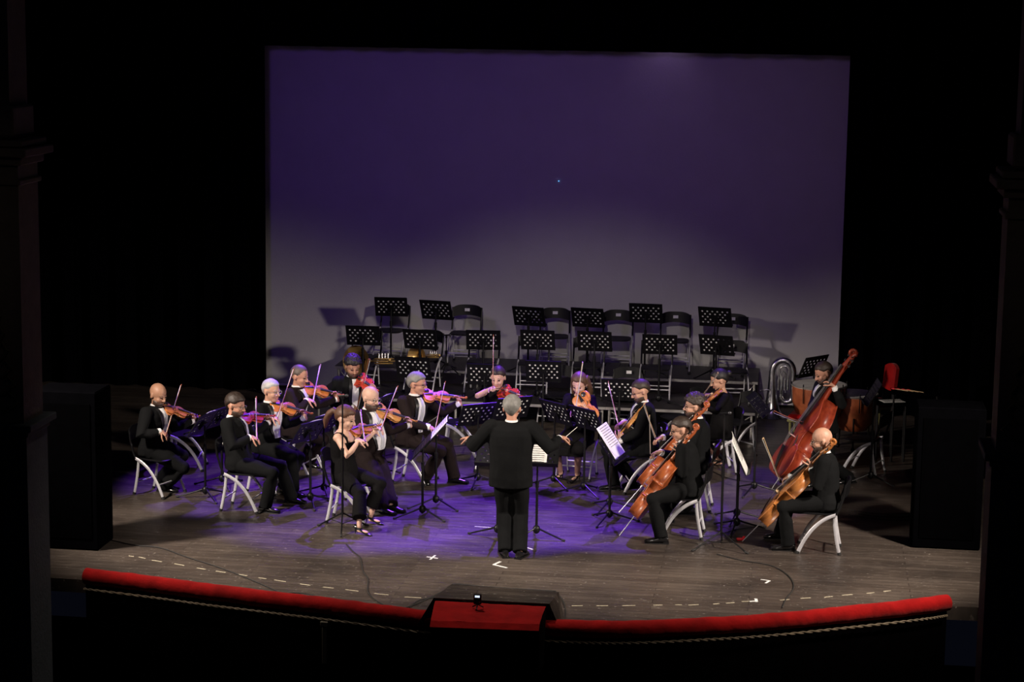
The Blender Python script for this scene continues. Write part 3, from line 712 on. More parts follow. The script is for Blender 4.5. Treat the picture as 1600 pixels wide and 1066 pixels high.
vs[-4:] = [(8.5, railc[-1].y+.1, 0), (8.5, 9.6, 0), (8.5, railc[-1].y+.1, -.14), (8.5, 9.6, -.14)]
fs = []
for i in range(n-1):
    o = i*4; fs += [(o, o+4, o+5, o+1), (o+2, o+3, o+7, o+6), (o, o+2, o+6, o+4)]
b.add(vs, fs); fl = obj('floor', b, FLOORM, None, None, False); tag(fl, 'dark worn wooden stage floor', kind='structure')
# pit wall and floor below the rail
b = MB()
vs = []
for p in railc: vs += [(p.x, p.y-.03, -.02), (p.x, p.y-.03, -1.6), (p.x, p.y+.03, -.02), (p.x, p.y+.03, -1.6)]
fs = []
for i in range(n-1): o = i*4; fs += [(o, o+1, o+5, o+4), (o+2, o+6, o+7, o+3), (o, o+4, o+6, o+2)]
b.add(vs, fs); tag(obj('wall_front', b, mat('black painted pit wall', (.0015, .0012, .0015), 1, spec=0), None, None, False), 'black pit wall under the velvet rail', kind='structure')
b = MB(); b.box((0, -8, -1.65), (26, 20, .1)); tag(obj('floor_1', b, mat('black auditorium carpet', (.001, .001, .0015), 1, spec=0), None, None, False), 'dark auditorium floor', kind='structure')
b = MB(); b.box((0, 9.75, 3.5), (20, .1, 7.6)); tag(obj('wall_back', b, mat('black back wall', (.004, .004, .005), .95), None, None, False), 'black back wall of the stage', kind='structure')
b = MB(); b.box((-9.6, 4, 3.5), (.1, 12, 7.6)); tag(obj('wall_left', b, mat('black side wall', (.004, .004, .005), .95), None, None, False), 'black left wall of the stage house', kind='structure')
b = MB(); b.box((8.6, 4, 3.5), (.1, 12, 7.6)); tag(obj('wall_right', b, MATS['black side wall'], None, None, False), 'black right wall of the stage house', kind='structure')
# velvet rail
rail = thing('velvet_rail', 'long curved red velvet rail along the front edge of the stage', 'rail', (railc[n//2].x, railc[n//2].y, 0))
RO = V(rail.location)
b = MB(); fine = catmull([gz(x, y, .05) for x, y in RAIL], 26)
b.tube([p+V((0, 0, -.01+.006*noise.noise(p*9))) for p in fine], [.085+.006*noise.noise(V((p.x*8, 3, 0))) for p in fine], 18)
obj('velvet_pad', b, VELV, rail, RO)
b = MB(); ropep = [p+V((0, -.095, -.12)) for p in fine]
for ph in (0, pi):
    b.tube([p+V((0, .008*cos(i*1.1+ph), .008*sin(i*1.1+ph))) for i, p in enumerate(ropep)], .008, 6)
tag(obj('rope_trim', b, mat('gold rope trim', (.22, .17, .11), .7), rail, RO), 'gold twisted rope trim')
for px, py in ((508, 972), (1012, 1000)):
    p = gz(px, py, -.10); b = MB(); b.box(p+V((0, -.02, -.22)), (.05, .03, .40), bev=.006); b.box(p+V((0, -.03, -.01)), (.08, .04, .05), bev=.006); tag(obj('pilaster_strip', b, mat('dull gilded strip', (.16, .14, .10), .6), rail, RO), 'narrow gilded strip')
# prompter box
def slab(pts, z0, thick): pass
A_, B_, C_, D_ = gz(680, 939, .26), gz(853, 948, .26), gz(843, 976, .20), gz(673, 970, .20)
pb = thing('prompter_box', 'low box covered in red velvet at the centre of the stage edge', 'box', ((A_.x+C_.x)/2, (A_.y+C_.y)/2, 0)); RO = V(pb.location)
b = MB(); N1 = 20; vs = []
for i in range(N1+1):
    for j in range(9):
        u, v = i/N1, j/8; p = (A_*(1-u)+B_*u)*(1-v)+(D_*(1-u)+C_*u)*v; vs.append(p+V((0, 0, .010*sin(pi*v)+.006*noise.noise(p*8))))
fs = [(i*9+j, (i+1)*9+j, (i+1)*9+j+1, i*9+j+1) for i in range(N1) for j in range(8)]
o = len(vs); front = [D_*(1-i/N1)+C_*(i/N1) for i in range(N1+1)]
for i, p in enumerate(front):
    for q in range(5): vs.append(p+V((0, -.012*q, -.012*q)))
for i in range(N1):
    fs += [(i*9+8, (i+1)*9+8, o+(i+1)*5, o+i*5)]
    for q in range(4): fs.append((o+i*5+q, o+(i+1)*5+q, o+(i+1)*5+q+1, o+i*5+q+1))
b.add(vs, fs); obj('velvet_cover', b, VELV, pb, RO, True)
b = MB(); lo = V((0, 0, .03)); bt = V((0, 0, -.45))
q = [A_-lo, B_-lo, C_-lo, D_-lo]; b.add(q+[V((p.x, p.y, -.30)) for p in q], [(0, 1, 2, 3), (4, 7, 6, 5), (0, 4, 5, 1), (1, 5, 6, 2), (2, 6, 7, 3), (3, 7, 4, 0)]); obj('wooden_case', b, DKW, pb, RO, False)
hood = MB(); e = [gz(705, 913, .30), gz(873, 925, .30), B_+V((.03, .03, .02)), A_+V((-.02, .03, .02))]
lo_ = [V((e[0].x-.10, e[0].y+.06, .003)), V((e[1].x+.06, e[1].y+.06, .003)), V((e[2].x+.12, e[2].y, .003)), V((e[3].x-.16, e[3].y, .003))]
hood.add(e+lo_, [(0, 3, 2, 1), (0, 1, 5, 4), (1, 2, 6, 5), (3, 0, 4, 7), (2, 3, 7, 6), (4, 5, 6, 7)])
tag(obj('prompter_hood', hood, FLOORM, None, None, False), 'low dark wooden prompter hood on the boards behind the red velvet box', 'hood')
dp = gz(746, 950, .265)
dv = thing('camera_device', 'small black recording device on mini tripod on red velvet box', 'camera', dp); b = MB()
b.box((0, 0, .085), (.075, .03, .10), bev=.008); obj('device_body', b, BLKM, dv)
b = MB(); b.box((0, -.017, .115), (.045, .004, .018)); tag(obj('screen', b, mat('lit display', (.6, .65, .8), .4, emit=(.7, .8, 1), es=1.2), dv), 'small lit bluish display')
b = MB(); b.box((.02, -.017, .06), (.010, .004, .008)); tag(obj('button', b, REDP, dv), 'red button')
for k_ in range(3):
    b = MB(); a = k_*2.1+.5; b.tube([(0, 0, .035), (.06*cos(a), .06*sin(a), .0)], .006, 6); obj('leg', b, BLKM, dv)
# risers
def riser(name_i, x0, x1, y0, y1, z, label, last):
    t = thing('riser_platform', label, 'riser', ((x0+x1)/2, (y0+y1)/2, 0), 0, 'stage riser platforms'); RO = V(t.location)
    b = MB(); b.box(((x0+x1)/2, (y0+y1)/2, z-.02), (x1-x0-.006, y1-y0-.006, .035)); obj('deck', b, mat('dark phenolic deck', (.022, .019, .019), .5, bump=.3, bscale=60), t, RO, False)
    b = MB(); b.box(((x0+x1)/2, y0-.004, z-.024), (x1-x0-.004, .012, .036)); obj('edge_rail', b, ALU, t, RO, False)
    for x in (x0+.05, x1-.05):
        for y in (y0+.05, y1-.08):
            b = MB(); b.tube([(x, y, 0.001), (x, y, z-.04)], .018, 8); obj('leg', b, ALU if y < y0+.1 else BLKM, t, RO)
    b = MB(); b.tube([(x0+.05, y0+.07, z-.06), (x0+.45, y0+.07, .05)], .008, 6); b.tube([(x1-.05, y0+.07, z-.06), (x1-.45, y0+.07, .05)], .008, 6); obj('brace', b, ALU, t, RO)
XL, XR = -3.75, 2.46
ws = ('left', 'middle', 'right')
for i in range(3):
    a, c = XL+(XR-XL)*i/3, XL+(XR-XL)*(i+1)/3
    riser(i, a, c, 7.88, 9.04, .60, 'upper riser platform, %s of the three in the back row' % ws[i], 0)
    riser(i, a, c, 6.58, 7.87, .40, 'lower riser platform, %s of the three in the front row' % ws[i], 0)
b = MB(); b.box(((XL+XR)/2, 7.86, .29), (XR-XL, .012, .50)); 
# screen
b = MB(); Xa, Xb = -5.4, 3.9; z0, z1 = .03, 5.5
vs = [(Xa+(Xb-Xa)*i/24, 9.16+.004*sin(i*.9), z0+(z1-z0)*j/12) for i in range(25) for j in range(13)]
fs = [(i*13+j, (i+1)*13+j, (i+1)*13+j+1, i*13+j+1) for i in range(24) for j in range(12)]
b.add(vs, fs); o = len(b.v); b.add([p+V((0, .006, 0)) for p in b.v[:o]], [tuple(reversed(f_)) for f_ in fs])
scr = obj('backdrop_screen', b, mat('grey white backdrop cloth', (.52, .51, .52), .9, noise_s=3, noise_a=.03, bump=.15, bscale=40))
tag(scr, 'large pale backdrop screen hanging behind the empty risers', 'screen')
b = MB(); b.tube([(Xa, 9.16, .04), (Xb, 9.16, .04)], .025, 8); obj('hem_pipe', b, ALU, scr)
pl = at(873, 283, 9.14); b = MB(); b.ell(pl, (.008, .006, .008), seg=8, rg=6); tag(obj('pin_light', b, mat('blue pin light', (.1, .3, .9), .4, emit=(.15, .5, 1), es=1.6), scr), 'tiny blue light point on the cloth')
# curtains
def curtain(nm, label, x0, x1, y, z0, z1, slant=0):
    b = MB(); n = max(24, int((x1-x0)/.05)); rows = 6; vs = []
    for i in range(n+1):
        x = x0+(x1-x0)*i/n
        for j in range(rows+1):
            zz = z0+(z1-z0)*j/rows; vs.append((x+slant*(zz-z0)*((x-x0)/(x1-x0) if slant else 0), y+.07*sin(x*14)+.03*sin(x*31+1), zz))
    w = rows+1; fs = [(i*w+j, (i+1)*w+j, (i+1)*w+j+1, i*w+j+1) for i in range(n) for j in range(rows)]
    b.add(vs, fs); o = len(b.v); b.add([p+V((0, .02, 0)) for p in b.v[:o]], [tuple(reversed(f_)) for f_ in fs])
    return tag(obj(nm, b, CURT), label, 'curtain')
xl = at(415.5, 330, 8.8).x; xr = at(1319, 330, 8.8).x
curtain('stage_curtain', 'black stage curtain left of the backdrop screen', xl-4.3, xl, 8.8, .01, 7.0)
curtain('stage_curtain', 'black stage curtain right of the backdrop screen', xr, xr+4.6, 8.8, .01, 7.0)
ztop = at(870, 79, 8.7).z
curtain('border_curtain', 'black border curtain hanging above the backdrop screen', xl-.6, xr+.6, 8.65, ztop, 7.2)
# black wing flats and dark loudspeakers at the sides of the stage
def flat(nm, label, cat, px, py, w, d, h):
    p = gz(px, py, 0); t = thing(nm, label, cat, p); b = MB(); b.box((0, 0, h/2+.003), (w, d, h), bev=.015); obj('frame', b, mat('matt black paint', (.0012, .0012, .0016), 1, spec=0), t, None, False)
    b = MB(); b.box((0, -d/2-.006, h*.5), (w*.8, .01, h*.85)); obj('front_panel', b, mat('black grille cloth', (.0008, .0008, .001), 1, spec=0), t, None, False)
flat('wing_flat', 'tall black box-shaped flat standing in the dark left wing', 'stage flat', 118, 850, .7, .5, 1.75)
flat('wing_flat', 'tall black box-shaped flat standing in the dark right wing', 'stage flat', 1475, 850, .75, .5, 1.6)
# proscenium pilasters
def pilaster(side):
    s_ = -1 if side == 'left' else 1
    if s_ < 0: xe = at(48, 460, -3.3).x; xi, xo = xe, xe-1.6; bz = at(30, 655, -3.3).z; cz = at(30, 255, -3.3).z; shaft_r = .0
    else: xe = at(1562, 500, -3.3).x; xi, xo = xe, xe+1.6; bz = at(1570, 700, -3.3).z; cz = at(1570, 305, -3.3).z
    cx = (xi+xo)/2
    t = thing('proscenium_pilaster', 'dim stucco pilaster framing the stage on the far %s' % side, 'pilaster', (cx, -3.3, -1.6)); RO = V(t.location)
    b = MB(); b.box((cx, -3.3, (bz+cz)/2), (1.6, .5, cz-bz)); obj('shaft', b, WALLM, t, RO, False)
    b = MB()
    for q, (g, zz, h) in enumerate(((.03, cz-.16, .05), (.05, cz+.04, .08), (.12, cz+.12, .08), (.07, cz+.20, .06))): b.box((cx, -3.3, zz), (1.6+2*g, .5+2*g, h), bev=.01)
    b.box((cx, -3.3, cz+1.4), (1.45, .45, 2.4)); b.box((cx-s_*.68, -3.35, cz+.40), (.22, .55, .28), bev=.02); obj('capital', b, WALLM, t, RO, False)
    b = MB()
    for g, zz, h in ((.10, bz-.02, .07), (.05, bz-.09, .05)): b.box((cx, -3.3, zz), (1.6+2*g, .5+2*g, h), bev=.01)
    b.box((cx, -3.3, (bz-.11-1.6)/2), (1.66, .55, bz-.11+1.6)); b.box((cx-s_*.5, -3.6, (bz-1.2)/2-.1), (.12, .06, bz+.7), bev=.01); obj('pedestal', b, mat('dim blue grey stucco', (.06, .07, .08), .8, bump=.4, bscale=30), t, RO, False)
    b = MB(); rnd = random.Random(3)
    bx = xe-s_*-.30; y = -3.56
    for q in range(7):
        z_ = bz+.12+q*.16; w = .26*(1-q/8.5)
        for m_ in (-1, 1):
            b.tube([(bx, y, z_), (bx+m_*w*.6, y-.02, z_+.02), (bx+m_*w, y-.03, z_+.11), (bx+m_*w*.75, y-.03, z_+.18), (bx+m_*w*.55, y-.02, z_+.13)], [.014, .018, .020, .014, .006], 6)
        b.ell((bx, y-.02, z_+.05), (.03, .025, .045), seg=8, rg=6)
    b.tube([(bx, y, bz+.03), (bx, y, bz+1.35)], [.03, .01], 8); obj('leaf_ornament', b, GOLD, t, RO)
pilaster('left'); pilaster('right')
# floor markings
b = MB()
dash = [(205, 869.5), (222, 872), (245, 877), (280, 882.6), (314.5, 889), (345, 894), (379.5, 899), (410, 904), (437.6, 908), (477, 914), (513, 918.7), (550, 923), (596, 929), (645, 934), (902, 947), (941, 947), (982.6, 946.7), (1028, 946), (1060, 945.6), (1083.5, 945.6), (1119, 944), (1141, 942.5), (1171, 940), (1226, 937.7), (1259, 935), (1294.5, 933), (1324, 930), (1360, 927), (1386, 924)]
for i, (x, y) in enumerate(dash):
    j = i+1 if i < len(dash)-1 else i-1; p, q = gz(x, y), gz(*dash[j]); d = (q-p).normalized()*(1 if j > i else -1); w = min(.17, (q-p).length*.45)
    b.box(p+V((0, 0, .0015)), (w, .014, .002), frame(d, Z))
tag(obj('trim_1', b, mat('pale yellow paint', (.55, .50, .36), .7), None, None, False), 'dashed pale line painted near the stage edge', kind='structure')
TAPE = mat('white cloth tape', (.8, .8, .78), .6)
def tape(label, segs, w=.022):
    b = MB()
    for i, ((x0, y0), (x1, y1)) in enumerate(segs):
        p, q = gz(x0, y0), gz(x1, y1); b.box((p+q)/2+V((0, 0, .002+.0015*i)), ((q-p).length, w, .002), frame(q-p, Z))
    tag(obj('tape_mark', b, TAPE, None, None, False), label, 'tape mark')
tape('white tape cross on the boards left of the conductor', [((667, 870.5), (684, 873)), ((672, 875), (680, 868.5))])
tape('white tape V on the boards at the conductor\'s feet', [((771, 883), (782, 878)), ((771, 883), (792, 888))], .03)
tape('white tape corner mark on the front right boards', [((1189, 906), (1203, 908)), ((1203, 908), (1196, 912))])
tape('small white tape tab across the dashed line on the right', [((1181, 936), (1182, 941)), ((1171, 940.5), (1184, 940))], .03)
tape('white tape strip right of the conductor\'s shoes', [((823, 856), (832, 859))])
tape('faint white tape lines behind the conductor\'s feet', [((742, 823), (770, 825)), ((797, 826), (803, 832))], .015)
def cable(label, pts, r=.0055, group=None):
    q = catmull([gz(x, y, .008) for x, y in pts], 6); b = MB(); b.tube(q, r, 6); tag(obj('cable', b, RUB), label, 'cable', group)
cable('black cable crossing the front left boards to a coil', [(150, 838), (205, 851), (250, 856), (290, 870), (340, 886), (385, 903), (420, 918), (445, 930), (458, 936)])
b = MB(); p0 = gz(462, 938, .012)
for i in range(5):
    r = .09+.02*i; b.tube([p0+V((r*cos(a)*1.3, r*sin(a), .006*i)) for a in [2*pi*k_/20 for k_ in range(20)]], .005, 6, closed=True)
tag(obj('cable_coil', b, RUB), 'small coil of black cable near the velvet rail', 'cable')
cable('black cable running from the left microphone stand to the red box', [(541, 850), (552, 862), (563, 872), (567, 892), (575, 905), (575, 925), (590, 940), (620, 951), (650, 944), (690, 925), (712, 915)])
cable('black cable hooked over the prompter hood corner', [(640, 950), (655, 938), (684, 932), (702, 918), (712, 913), (760, 917), (820, 921), (868, 924)])
cable('black cable loop right of the red box', [(868, 924), (880, 940), (884, 958), (880, 972)])
cable('black cable curving from the right microphone stand to the stage edge', [(1120, 866), (1160, 876), (1205, 884), (1232, 900), (1240, 918), (1228, 936), (1222, 950)])
cable('black cable on the boards under the left front stands', [(560, 720), (600, 712), (640, 706), (690, 700), (745, 695)])
cable('black cable winding behind the front cellist', [(1062, 832), (1090, 838), (1120, 836), (1150, 828), (1190, 822)])
for i, (dy, nm) in enumerate(((0, 'rear'), (4, 'middle'), (8, 'front'))):
    cable('%s of the black cables running into the right wing' % nm, [(1325, 796+dy), (1360, 802+dy), (1400, 803+dy*1.3), (1445, 800+dy*1.5), (1500, 800+dy*1.6)])
cable('black cable on the violet boards right of the right hand stand', [(1110, 735), (1140, 748), (1180, 754), (1215, 757)])
# ------------------------------------------------------------------ instruments resting on stage
def rotm(z, x=0): return M.Rotation(radians(z), 3, 'Z') @ M.Rotation(radians(x), 3, 'X')
def horn(label, p, R):
    t = thing('brass_horn', label, 'horn'); place(t, R, p)
    b = MB(); prof = [(.008, .0), (.012, .10), (.020, .17), (.035, .23), (.065, .285), (.110, .32), (.152, .335), (.155, .338), (.150, .336), (.105, .316), (.060, .28), (.030, .22), (.010, .12)]
    b.lathe(prof, (0, 0, -.16), None, 28, caps=False); obj('bell', b, BRASS, t)
    for i, (r, dx) in enumerate(((.105, 0), (.095, .022), (.085, -.022))):
        b = MB(); b.tube([(.17+r*cos(a), dx, -.04+r*sin(a)) for a in [2*pi*q/26 for q in range(26)]], .0065, 8, closed=True); obj('tubing', b, BRASS, t)
    for i in range(4):
        b = MB(); b.tube([(.12+.035*i, .02, -.03), (.12+.035*i, .075, -.03)], .015, 12); obj('valve', b, NICK, t)
    b = MB(); b.tube([(.30, 0, .06), (.36, .01, .13), (.39, .02, .17)], [.006, .004, .003], 8); b.lathe([(.004, 0), (.010, .03), (.012, .032)], (.39, .02, .17), M.Rotation(.5, 3, 'Y'), 10); obj('mouthpipe', b, BRASS, t)
# lower-riser chairs carry the horns: seat z = .4+.46
def horn_at(label, px, py, Y, zdir, k):
    z = V(zdir).normalized(); x = V((.8, -.1, .05)); x = (x-z*x.dot(z)).normalized(); y = z.cross(x); R = M((x, y, z)).transposed()
    horn(label, at(px, py, Y)-z*.17*k, R @ M.Scale(k, 3))
horn_at('big brass horn with wide bell lying on the leftmost lower riser chair', 557, 565, 7.05, (-.40, -.90, .12), 1.5)
horn_at('brass horn on the second lower riser chair, bell facing the hall', 651, 557, 7.05, (-.30, -.92, .12), .95)
# tuba standing on its bell
tp = gz(1205, 652, 0); tb_ = thing('tuba', 'large silver tuba standing upside down on its bell by the screen', 'tuba', tp)
b = MB(); b.lathe([(.20, .0), (.205, .004), (.19, .02), (.15, .06), (.115, .12), (.09, .22), (.072, .36), (.06, .52), (.052, .66)], (0, 0, .002), None, 32, caps=False)
b.lathe([(.198, .002), (.185, .022), (.145, .062), (.11, .122), (.085, .22)], (0, 0, .002), None, 32, caps=False); obj('bell', b, NICK, tb_)
b = MB(); b.tube([(0, 0, .64)]+[(.15-.15*cos(a), 0, .68+.17*sin(a)) for a in [pi*q/12 for q in range(13)]]+[(.30, 0, .60), (.30, 0, .34)]+[(.215+.085*cos(a), 0, .32-.085*sin(a)) for a in [pi*q/8 for q in range(1, 9)]]+[(.13, 0, .42), (.13, 0, .54)], [.053]*2+[.053-.0008*q for q in range(12)]+[.042, .04]+[.037-.001*q for q in range(8)]+[.028, .026], 14); obj('outer_branch', b, NICK, tb_)
b = MB(); b.tube([(.10, .03, .62), (.10, .03, .72), (.14, .03, .76), (.20, .03, .76), (.23, .03, .72), (.23, .03, .50), (.19, .03, .45), (.13, .03, .45)], .014, 10); b.tube([(.12, -.04, .35), (.12, -.04, .66), (.15, -.04, .70), (.19, -.04, .66), (.19, -.04, .38)], .012, 10); obj('valve_slides', b, NICK, tb_)
for i in range(4):
    b = MB(); b.tube([(.09+.045*i, -.06, .42), (.09+.045*i, -.06, .58)], .018, 12); b.tube([(.09+.045*i, -.06, .58), (.09+.045*i, -.06, .62)], .006, 8); b.tube([(.09+.045*i, -.06, .62), (.09+.045*i, -.06, .626)], .012, 10); obj('valve', b, NICK, tb_)
b = MB(); b.tube([(.02, -.05, .40), (-.08, -.07, .42), (-.15, -.06, .40)], [.008, .006, .005], 8); b.ell((-.165, -.06, .398), (.016, .014, .014)); obj('mouthpipe', b, NICK, tb_)
# timpani
def timpano(px, py, r, hh, label, rz=0):
    p = gz(px, py, 0); t = thing('timpani_drum', label, 'timpani', p, rz)
    b = MB(); b.lathe([(.06, hh-.52), (.6*r, hh-.50), (.85*r, hh-.40), (.97*r, hh-.25), (r, hh-.06), (r, hh-.03)], seg=36); obj('copper_bowl', b, COPP, t)
    b = MB(); b.lathe([(r*.99, hh-.035), (r*.99, hh), (0.01, hh+.004)], seg=36); obj('drum_head', b, DHEAD, t)
    b = MB(); b.tube([((r+.012)*cos(a), (r+.012)*sin(a), hh-.008) for a in [2*pi*q/36 for q in range(36)]], .012, 8, closed=True); obj('hoop', b, ALU, t)
    for q in range(8):
        a = 2*pi*q/8+.2; b = MB(); b.tube([((r+.02)*cos(a), (r+.02)*sin(a), hh-.01), ((r+.01)*cos(a), (r+.01)*sin(a), hh-.22)], .007, 6); b.tube([((r+.02)*cos(a), (r+.02)*sin(a), hh), ((r+.02)*cos(a), (r+.02)*sin(a), hh+.04)], .008, 6); obj('tension_lug', b, BLKM, t)
    for q in range(3):
        a = 2*pi*q/3+.5; b = MB(); b.tube([(.95*r*cos(a), .95*r*sin(a), hh-.30), (r*cos(a), r*sin(a), hh-.5), (.9*r*cos(a), .9*r*sin(a), .03)], .013, 8); b.ell((.9*r*cos(a), .9*r*sin(a), .032), (.03, .03, .03)); obj('leg', b, BLKM, t)
timpano(1276, 702, .36, .90, 'copper timpani with white head behind the double bass player')
timpano(1332, 700, .30, .76, 'second copper timpani with white head in the shade on the right')
# red chairs
def redchair(p, rz, label, back):
    t = thing('upholstered_chair', label, 'chair', p, rz); G = mat('olive gilt wood', (.20, .19, .07), .45)
    b = MB(); b.box((0, 0, .47), (.40, .40, .07), bev=.025); obj('seat_cushion', b, VELV, t)
    b = MB(); b.box((0, 0, .42), (.42, .42, .04), bev=.008); obj('seat_frame', b, G, t)
    for x in (-.17, .17):
        for y in (-.17, .17):
            b = MB(); b.tube([(x, y, .42), (x, y, .25), (x, y, .001)], [.02, .016, .012], 8); obj('leg', b, G, t)
    if back:
        b = MB()
        n_ = 10; vs = []
        for i in range(n_+1):
            y = -.17+.34*i/n_; q = y/.17; zt = 1.02-.05*q*q; zb = .64+.02*q*q
            for x in (-.19-.02*(1-q*q), -.24-.02*(1-q*q)):
                vs += [(x, y, zb), (x-.03, y, zt)]
        fs = []
        for i in range(n_): o = i*4; fs += [(o, o+4, o+5, o+1), (o+2, o+3, o+7, o+6), (o+1, o+5, o+7, o+3), (o, o+2, o+6, o+4)]
        fs += [(0, 1, 3, 2), (n_*4, n_*4+2, n_*4+3, n_*4+1)]; b.add(vs, fs); obj('backrest_cushion', b, VELV, t)
        for y in (-.17, .17):
            b = MB(); b.tube([(-.19, y, .42), (-.24, y, .70)], .014, 8); obj('backrest_post', b, BLKM, t)
redchair(gz(1256, 702, 0), radians(-10), 'gilt stool with red cushion left of the timpani', False)
a_ = radians(205); p_ = gz(1391, 589, .83)+V((cos(a_), sin(a_), 0))*.22; redchair(V((p_.x, p_.y, 0)), a_, 'red upholstered chair with red backrest behind the percussion table', True)
p_ = gz(1420, 611, .93); pt_ = V((p_.x+.08, p_.y, 0)); t = thing('percussion_table', 'tall black table in the dark right wing with red mallets on it', 'table', pt_); b = MB(); b.box((0, 0, .92), (.62, .42, .02), bev=.005); obj('table_top', b, CURT, t, None, False)
for x in (-.28, .28):
    for y in (-.18, .18): b = MB(); b.tube([(x, y, .001), (x, y, .91)], .013, 8); obj('leg', b, BLKM, t)
for i in range(4):
    p = gz(1405+8*i, 609+.7*i, .945); m_ = thing('mallet', '%s red headed mallet on the black percussion table' % ('leftmost', 'second from left', 'third from left', 'rightmost')[i], 'mallet', p, radians(-35), 'mallets on the percussion table')
    b = MB(); b.tube([(-.07, 0, 0), (.14, 0, 0)], .006, 6); obj('handle', b, BOWP, m_); b = MB(); b.ell((-.09, 0, 0), (.035, .014, .013)); obj('head', b, REDP, m_)
p_ = gz(1393, 627, .78); t = thing('percussion_table', 'low black table with open white pages right of the second timpani', 'table', (p_.x, p_.y, 0)); b = MB(); b.box((0, 0, .765), (.42, .40, .02), bev=.005); obj('table_top', b, CURT, t, None, False)
for x in (-.18, .18):
    for y in (-.17, .17): b = MB(); b.tube([(x, y, .001), (x, y, .755)], .012, 8); obj('leg', b, BLKM, t)
sheet(M.Translation(V((p_.x, p_.y, .776))) @ M.Rotation(radians(-90), 4, 'Y') @ M.Rotation(radians(20), 4, 'X'), 'white pages lying on the low black table by the second timpani', w=.2, hh=.30, pages=1, flat=True)
# red gadget on floor
p = gz(1157, 845, 0); t = thing('tuner', 'small red gadget lying on boards beside the cello stand', 'gadget', p, .4); b = MB(); b.box((0, 0, .018), (.09, .045, .03), bev=.008); obj('case', b, REDP, t); b = MB(); b.box((.04, 0, .04), (.03, .02, .02), bev=.004); obj('clip', b, REDP, t)
# microphone stands
def micstand(base, topz, label, z=0, spread=.34, boom=False, rot=20):
    t = thing('microphone_stand', label, 'microphone stand', (base.x, base.y, z)); h = topz-z
    b = MB(); b.tube([(0, 0, .18), (0, 0, h*.55)], .014, 8); b.tube([(0, 0, h*.5), (0, 0, h-.06)], .009, 8); b.tube([(0, 0, h*.52), (0, 0, h*.60)], .020, 8); obj('pole', b, BLKM, t)
    for k_ in range(3):
        a = 2*pi*k_/3+radians(rot); b = MB(); b.tube([(0, 0, .20), (spread*cos(a), spread*sin(a), .010)], .009, 8); b.tube([(.5*spread*cos(a), .5*spread*sin(a), .105), (0, 0, .07)], .005, 6); lg = obj('leg', b, BLKM, t)
        b = MB(); b.tube([(spread*.93*cos(a), spread*.93*sin(a), .022), (spread*1.03*cos(a), spread*1.03*sin(a), .012)], .013, 8, round_=True); obj('rubber_foot', b, RUB, lg)
    b = MB(); b.box((0, 0, h-.05), (.03, .03, .04), bev=.004); obj('clip', b, BLKM, t)
    m_ = thing('microphone', label.replace('microphone stand', 'microphone on the stand').replace('slim black tripod ', 'black '), 'microphone', (base.x, base.y, topz-.03)); b = MB(); b.tube([(-.05, 0, .0), (.04, -.02, .01)], [.010, .011], 10); obj('handle', b, BLKM, m_); b = MB(); b.ell((.055, -.025, .012), (.022, .020, .020)); obj('grille', b, mat('mic grille', (.08, .08, .09), .35, .8), m_)
g = gz(535, 828, 0); micstand(g, at(540, 615, g.y).z, 'slim black tripod microphone stand in front of the ponytailed violinist', rot=-80, spread=.32)
g = gz(1126, 858, 0); micstand(g, at(1131, 642, g.y).z, 'slim black tripod microphone stand before the curly haired cellist', rot=-30, spread=.34)
g = gz(697, 588, .6); micstand(g, at(698, 521, g.y).z, 'slim black tripod microphone stand left of the empty chair on the upper riser', z=.6, spread=.2)
g = gz(908, 600, .6); g.y = 8.05; micstand(g, at(909, 533, g.y).z, 'slim black tripod microphone stand behind the middle lower riser desk', z=.6, spread=.2)
# ------------------------------------------------------------------ empty chairs and stands on the risers
rowU = ['leftmost', 'second from left', 'third from left', 'fourth from left', 'fifth from left', 'rightmost']
for i, (px, py) in enumerate(((616, 487), (730, 490), (870, 495), (967, 498), (1057, 501), (1143, 504))):
    p = at(px, py, 8.78); chair((p.x, 8.55), -90+(-6, 0, 6, 2, 3, -4)[i], 'black folding chair on the upper riser, %s of its row' % rowU[i], 'folding chairs on the upper riser', i != 0, .6)
rowL = ['leftmost', 'second from left', 'third from left', 'fourth from left', 'fifth from left', 'sixth from left', 'rightmost']
for i, px in enumerate((569, 664, 755, 834, 920, 1026, 1146)):
    p = at(px, 545, 7.4); chair((p.x, 7.30), -90+(-5, -8, 0, 3, 2, 0, 8)[i], 'black folding chair on the lower riser, %s of its row' % rowL[i], 'folding chairs on the lower riser', i in (0, 3, 6), .4)
def stand_at(px, py, Y, z, deg, label, group, tilt=25, sh=None, rot=20):
    p = at(px, py, Y); t, mw = stand((p.x, Y), (p.z-z), deg, label, group, tilt, z, rot=rot)
    if sh: sheet(mw, 'white sheet music on the'+label.split(' on the', 1)[1].replace('riser,', 'riser stand,').replace('boards ', 'stand '), y=sh[0], w=sh[1], pages=sh[2], flat=True)
    return t, mw
for i, (px, py, dg) in enumerate(((611, 480, 93), (681, 485, 80), (826, 495, 80), (918, 497, 83), (1009, 490, 88), (1117, 496, 80))):
    stand_at(px, py, 8.12, .6, dg, 'black perforated music stand on the upper riser, %s of its row' % rowU[i], 'music stands on the upper riser', 26, [(0, .22, 2), (0, .22, 2), (.12, .22, 1), (0, .22, 2), (0, .22, 2), (.03, .19, 2)][i])
for i, (px, py, dg) in enumerate(((567, 525, 92), (656, 531, 85), (755, 532, 95), (840, 532, 90), (929, 534, 88), (1031, 539, 90), (1119, 540, 78))):
    stand_at(px, py, 6.86, .4, dg, 'black perforated music stand on the lower riser, %s of its row' % rowL[i], 'music stands on the lower riser', 26, [(.04, .19, 2), (0, .22, 2), (.02, .2, 2), (0, .21, 2), (0, .22, 2), (0, .22, 2), (.11, .24, 1)][i])
